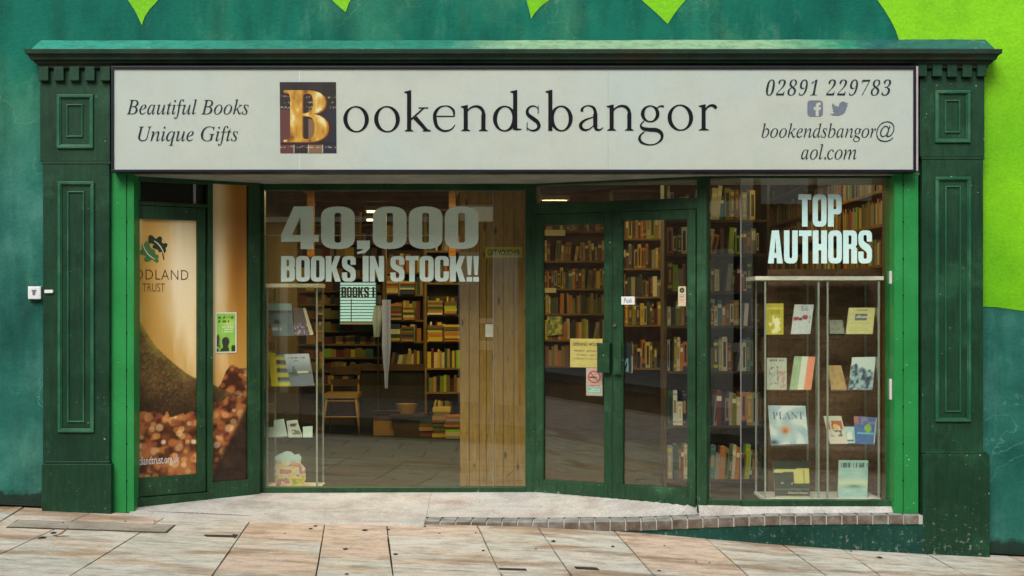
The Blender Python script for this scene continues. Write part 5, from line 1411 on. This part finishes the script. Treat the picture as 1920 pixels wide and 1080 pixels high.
t, _ = on_door('push_plate_label', 'small white plate lettered Push on the edge of the right door leaf', 'label', 1165, 1190, 556, 571, d=.0245)
DRo(t, 'Push', (1170,1185,559,568), M['slate_icon'], .0252)
def stk(u, v):
    c = flatc((206,196,160))(u, v); c = put(c, ell(u,v,.5,.80,.32,.13), (36,30,20)); c = put(c, ell(u,v,.5,.80,.10,.04), (170,150,110)); c = lines(c,u,v,(.60,.54,.48),.2,.8,(70,50,36),.02); return lines(c,u,v,(.36,.28,.2),.15,.85,(206,110,90),.02)
on_door('sticker', 'narrow cream sticker with a black disc high on the right door glass', 'sticker', 1271.5, 1286, 537, 574, fn=stk, nu=24, nv=50, d=.0032)
def flyer(u, v):
    c = flatc((24,40,44))(u, v); c = put(c, rect(u,v,.9,1,0,.6), (170,180,190)); return lerp(c, (120,160,170), rect(u,v,.2,.6,.05,.5)*sstep(.4,.6,vn(u*8,v*8)))
on_door('flyer', 'dark blue flyer behind the glass beside the right door handle', 'flyer', 1168, 1186, 643, 700, fn=flyer, d=-.03)
# leaflet on the left side light
def leaflet(u, v):
    c = lerp((120,190,70), (170,214,90), fbm(u*5, v*6)); c = lerp(c, (226,232,150), np.exp(-((u-.6)/.3)**2-((v-.72)/.1)**2)*.7)
    c = put(c, rect(u,v,.1,.85,.84,.90)&(vn(u*22,v*9)>.45), (70,110,10)); c = put(c, rect(u,v,.1,.7,.74,.80)&(vn(u*20+9,v*9)>.42), (80,120,10)); c = lines(c,u,v,(.64,.58,.52),.3,.85,(220,240,200),.012)
    c = put(c, ell(u,v,.48,.27,.18,.12), (60,54,44)); c = put(c, ell(u,v,.12,.3,.08,.16), (80,70,60)); c = lerp(c, (40,66,30), (v < .18)*sstep(.3,.6,vn(u*10,v*14))); c = put(c, (u<.05)|(u>.95)|(v<.03)|(v>.97), (226,228,214)); return c
t = thing('leaflet', 'green leaflet with white border stuck over the narrow woodland poster', 'leaflet')
dd = .008
ua, ub = U(LD,404,dd), U(LD,443.5,dd); z0, z1 = z(LD,424,661.5,dd), z(LD,424,585.5,dd)
MB().pbox(LD, ua, ub, dd-.002, dd-.0004, z0, z1).build('card', M['white'], t)
picture('print', [LD.pt(ua,dd,z0), LD.pt(ub,dd,z0), LD.pt(ub,dd,z1), LD.pt(ua,dd,z1)], 44, 84, leaflet, t)
# shelf edge cards
for lab, x0, x1, y0, y1, Y in (('pale yellow shelf card at the top of the back bookcase', 1019, 1060, 431, 442, YC_-.01), ('pale yellow shelf card on the third shelf of the back bookcase', 1019, 1043, 540, 549, YC_-.01), ('pale yellow shelf card near the top of the aisle bookcase', 1242, 1263, 417, 424, YG-.01)):
    slip('shelf_card', lab, 'shelf card', x0, x1, y0, y1, Y, M['cream'], .004)
face_book('picture_book', 'green and yellow picture book standing face out in the back bookcase', 'book', ((1026,590),(1054,590),(1054,627),(1025,630)), YC_-.02, lambda u, v: lerp((50,90,30), (190,190,80), sstep(.35,.7,fbm(u*5,v*5))))

# ---- chair, desk, glowing slats for a reflection, cloth in the depth of the shop
t = thing('wooden_chair', 'light wooden chair standing by the desk behind the main window', 'chair')
Yc = 5.0; px = lambda a: X_(a, Yc); pz = lambda a: Z_(a, Yc)
MB().box(px(607), px(671), Yc-.02, Yc+.36, pz(747), pz(738)).build('seat', M['chair_wood'] if 'chair_wood' in M else M.setdefault('chair_wood', paint('chair_wood', (0.25,0.155,0.04,1), (0.33,0.21,0.06,1), rough=.5)), t, bevel=.004)
for a, b, y in ((612,603,Yc),(667,674,Yc),(615,611,Yc+.34),(664,667,Yc+.34)):
    MB().rod((px(a),y,pz(747)), (px(b),y,.17), .014, 8, r2=.011).build('leg', M['chair_wood'], t, smooth=True)
MB().rod((px(608),Yc,pz(782)), (px(671),Yc,pz(782)), .009, 8).build('stretcher', M['chair_wood'], t)
MB().rod((px(610),Yc,pz(752)), (px(669),Yc,pz(752)), .008, 8).build('seat_rail', M['chair_wood'], t)
for a in (614, 665): MB().rod((px(a),Yc+.34,pz(740)), (px(a),Yc+.40,pz(690)), .012, 8).build('back_post', M['chair_wood'], t)
MB().box(px(610), px(669), Yc+.36, Yc+.385, pz(706), pz(690)).build('backrest', M['dark_wood'], t, bevel=.004)
MB().box(px(612), px(667), Yc+.35, Yc+.37, pz(728), pz(714)).build('back_rail', M['dark_wood'], t, bevel=.004)
t = thing('desk', 'long dark sales desk in the middle of the shop behind the chair', 'desk')
MB().box(X_(655,5.4), X_(798,5.4), 5.38, 5.48, Z_(695,5.4), Z_(683,5.4)).build('desk_top', M['dark_wood'], t, bevel=.004)
MB().box(X_(662,5.4), X_(795,5.4), 5.42, 5.46, .17, Z_(695,5.4)).build('front_panel', flat('desk_black', (0.012,0.011,0.008,1), .5), t, bevel=.004)
t = thing('basket', 'round woven basket on the floor in front of the desk', 'basket')
mb = MB(); cx, cy, zb, zt = X_(762,5.1), 5.1, Z_(775,5.1), Z_(757,5.1)
for k in range(16):
    a0, a1 = 2*math.pi*k/16, 2*math.pi*(k+1)/16
    for r0, r1, za, zz2 in ((.09,.12,zb,zt),(.105,.078,zt-.004,zb+.01)):
        mb.quad(*[Vector((cx+r*math.cos(a), cy+r*math.sin(a), zq)) for r, a, zq in ((r0,a0,za),(r0,a1,za),(r1,a1,zz2),(r1,a0,zz2))])
mb.poly([Vector((cx+.09*math.cos(2*math.pi*k/16), cy+.09*math.sin(2*math.pi*k/16), zb)) for k in range(16)])
mb.build('bowl', M['chair_wood'], t)
MB().box(cx-.16, cx+.2, 5.0, 5.35, zb-.03, zb-.002).build('stand', M['dark_wood'], t); MB().box(cx-.13, cx+.17, 5.05, 5.3, .17, zb-.03).build('stand_box', M['dark_wood'], t)
t = thing('reflection_slats', 'pale glowing slats standing in for a street reflection in the main window, lettered BOOKS', 'reflection')
Yb = 5.9
M['slat'] = flat('slat', (0.40,0.64,0.62,1), .6, emit=.5)  # slats given their own glow to mimic a bright reflection in the glass
MB().box(X_(636,Yb), X_(706,Yb), Yb+.02, Yb+.03, Z_(604,Yb), Z_(529,Yb)).build('backing', flat('reflection_back', (0.05,0.12,0.12,1), .8), t)
for k in range(13):
    y0 = 530+k*5.7
    m_ = MB(); m_.hexa([P(638,y0+4.2,Yb)+Vector((0,0,0)), P(704,y0+4.2,Yb), P(704,y0+4.2,Yb)+Vector((0,.004,0)), P(638,y0+4.2,Yb)+Vector((0,.004,0)), P(638,y0,Yb)+Vector((0,.014,0)), P(704,y0,Yb)+Vector((0,.014,0)), P(704,y0,Yb)+Vector((0,.018,0)), P(638,y0,Yb)+Vector((0,.018,0))])
    m_.build('slat', M['slat'], t)
MB().box(X_(658,Yb), X_(659.5,Yb), Yb-.006, Yb-.002, Z_(603,Yb), Z_(560,Yb)).build('cord', M['dark_wood'], t)
heavy('lettering', [('BOOKS', (640,692,538,558), .05), ('I', (698,702,538,558), .04)], YP(Yb-.004), flat('reflected_letter', (0.10,0.075,0.035,1), .7), t, .002)  # dark letters mimic the window lettering mirrored in the glass
MB().box(X_(638,Yb), X_(704,Yb), Yb-.05, Yb, Z_(608,Yb), Z_(604.5,Yb)).build('sill', M['white'], t)
t = thing('furled_banner', 'tall narrow pale lilac furled banner hanging beside the glowing slats', 'banner')
Yh = 5.0
mb = MB(); prf = [(562,7.5),(600,7),(650,7.5),(680,5.5),(700,3.5),(728,2.5)]
for (a, ra), (b, rb) in zip(prf[:-1], prf[1:]):
    for k in range(10):
        a0, a1 = 2*math.pi*k/10, 2*math.pi*(k+1)/10; s_ = (D+Yh)/F
        f_ = lambda r, an: r*s_*(1+.18*math.cos(an*5))
        mb.quad(*[Vector((X_(724,Yh)+f_(r,an)*math.cos(an), Yh+f_(r,an)*math.sin(an), Z_(q,Yh))) for r, an, q in ((ra,a0,a),(ra,a1,a),(rb,a1,b),(rb,a0,b))])
mb.build('cloth', flat('lilac_cloth', (0.30,0.36,0.85,1), .8), t)
MB().rod((X_(724,Yh),Yh,Z_(728,Yh)), (X_(724,Yh),Yh,Z_(560,Yh)+.9), .007, 8).build('pole', M['steel'], t)
t = thing('draped_cloth', 'crumpled white cloth hanging on a stand in front of the glowing slats', 'cloth')
mb = MB(); random.seed(3)
rows = [(573,702,716),(585,700,719),(600,698,718),(615,700,714),(632,701,712)]
for (ya, a0, a1), (yb, b0, b1) in zip(rows[:-1], rows[1:]):
    for k in range(5):
        f0, f1 = k/5, (k+1)/5
        fo = lambda q, yq: 5.3+.05*((k+q)%2)+.0*yq
        mb.quad(P(a0+(a1-a0)*f0,ya,fo(0,0)), P(a0+(a1-a0)*f1,ya,fo(1,0)), P(b0+(b1-b0)*f1,yb,fo(1,0)), P(b0+(b1-b0)*f0,yb,fo(0,0)))
mb.build('cloth', flat('blue_white_cloth', (0.6,0.72,0.9,1), .8), t); MB().rod((X_(709,5.36),5.36,.17), (X_(709,5.36),5.36,Z_(570,5.36)), .01, 8).build('stand', M['dark_wood'], t)
# timber posts with braces near the ceiling
for lab, a, Y, s_ in (('timber post with a slanting brace high up behind the figure 4', 582, 4.35, -1), ('timber post with a slanting brace behind the last zero', 848, 4.35, 1), ('timber post with a slanting brace behind the fanlight', 1283, 4.1, -1)):
    t = thing('timber_post', lab, 'post')
    x = X_(a, Y); MB().box(x-.035, x+.035, Y, Y+.07, 1.9 if a > 1000 else 2.05, ZC-.002).build('post', M['wood'], t, bevel=.003)
    q = Vector((x, Y+.02, ZC-.32)); r_ = Vector((x+s_*.26, Y+.02, ZC-.03)); dv = (r_-q).normalized(); pv = Vector((-dv.z,0,dv.x))*.022
    MB().hexa([q-pv, q+pv, q+pv+Vector((0,.03,0)), q-pv+Vector((0,.03,0)), r_-pv, r_+pv, r_+pv+Vector((0,.03,0)), r_-pv+Vector((0,.03,0))]).build('brace', M['wood'], t)
t = thing('louvred_panel', 'small yellow wooden louvred panel behind the first zero', 'panel')
for k in range(10): MB().box(X_(641,6.0), X_(673,6.0), 6.0, 6.03, Z_(404+k*5+2.6,6.0), Z_(404+k*5,6.0)).build('slat', M['chair_wood'], t)
MB().box(X_(637,6.0), X_(641,6.0), 5.99, 6.04, Z_(456,6), Z_(398,6)).build('frame', M['chair_wood'], t); MB().box(X_(673,6.0), X_(677,6.0), 5.99, 6.04, Z_(456,6), Z_(398,6)).build('frame', M['chair_wood'], t)

random.seed(41)
for (pxa, Y, npile) in ((786,5.0,1),(812,4.9,1),(834,4.75,1),(852,4.9,1)):
    x = X_(pxa, Y); zz = .175; top = .175+random.uniform(.10,.30)
    while zz < top:
        tt = random.uniform(.018,.045); ci = random.choices(range(len(PAL)), [4,7,4,5,2,3,6,4,2,6,1,1,1,4])[0]
        add_stuff(ci, x+random.uniform(-.01,.01), Y+random.uniform(-.01,.01), zz, random.uniform(.15,.2), .22, tt); zz += tt+.001
for i, (pxa, Y, w_, h_) in enumerate(((700,5.1,.28,.22),(806,5.15,.26,.2))):
    t = thing('cardboard_box', ('open cardboard box on the shop floor in front of the desk', 'small cardboard box on the shop floor by the desk bookcase')[i], 'box')
    x = X_(pxa, Y); cb = M.setdefault('cardboard', paint('cardboard', (0.22,0.13,0.055,1), (0.3,0.18,0.08,1), rough=.8))
    MB().box(x, x+w_, Y, Y+.26, .174, .174+h_).build('carton', cb, t, bevel=.003)
    MB().hexa([Vector(q) for q in ((x,Y-.08,.174+h_+.05),(x+w_,Y-.08,.174+h_+.05),(x+w_,Y-.001,.174+h_-.003),(x,Y-.001,.174+h_-.003),(x,Y-.08,.174+h_+.054),(x+w_,Y-.08,.174+h_+.054),(x+w_,Y-.001,.174+h_+.001),(x,Y-.001,.174+h_+.001))]).build('flap', cb, t)
# all remaining books as one object
big = MB(); 
for ci, s_ in enumerate(stuff):
    off = len(big.v); big.v += s_.v; big.f += [tuple(i+off for i in q) for q in s_.f]; big.m += [ci]*len(s_.f)
tag(big.build('further_books', [BM_[n_] for n_, _ in PAL]), 'many further books filling the shelves deeper inside the shop', 'books', kind='stuff')

# ================================================================== ACROSS THE STREET (seen mirrored in the glass)
ob = thing('building', 'row of plain rendered and brick shop fronts across the street', 'building')
YO = -11.0
opp = paint('opposite_brick', (0.26,0.16,0.10,1), (0.38,0.24,0.15,1), rough=.9, big=1.5, grime=.3)
pale = paint('opposite_render', (0.86,0.76,0.66,1), (0.9,0.82,0.74,1), rough=.9, big=1.5, grime=.2)
dk = flat('opposite_dark', (0.03,0.03,0.028,1), .4)
MB().box(-22, 22, YO-8, YO, -.6, 7.0).build('wall', opp, ob)
for x0, x1, z0, z1 in ((-3.0,-.86,.3,2.7),(-.52,-.30,.35,2.3),(.9,3.2,.3,2.5),(4.0,7.5,.3,2.5),(-10,-6.4,.3,2.6)):
    MB().box(x0, x1, YO, YO+.02, z0, z1).build('window', dk, ob, bevel=.0)
for x0, x1, z1 in ((-.86,-.52,2.42),(-.30,.1,2.42),(3.32,3.62,5.5),(-6.3,-5.6,2.8),(-3.70,-3.58,2.2),(7.6,8.0,3)):
    MB().box(x0, x1, YO+.0, YO+.08, -.3, z1).build('pilaster', pale, ob)
for x0, x1, z0, z1 in ((-.52,-.30,1.28,1.36),(-.52,-.30,.86,1.0),(-5.6,-.86,2.9,2.98),(3.75,4.45,3.1,3.5),(4.6,5.4,3.15,3.5),(-1.0,-.3,2.92,3.16),(.9,3.2,2.52,2.9)):
    MB().box(x0, x1, YO+.0, YO+.06, z0, z1).build('fascia_panel', pale, ob)
MB().box(-22, 22, YO, YO+.3, 6.9, 7.15).build('eaves', pale, ob)
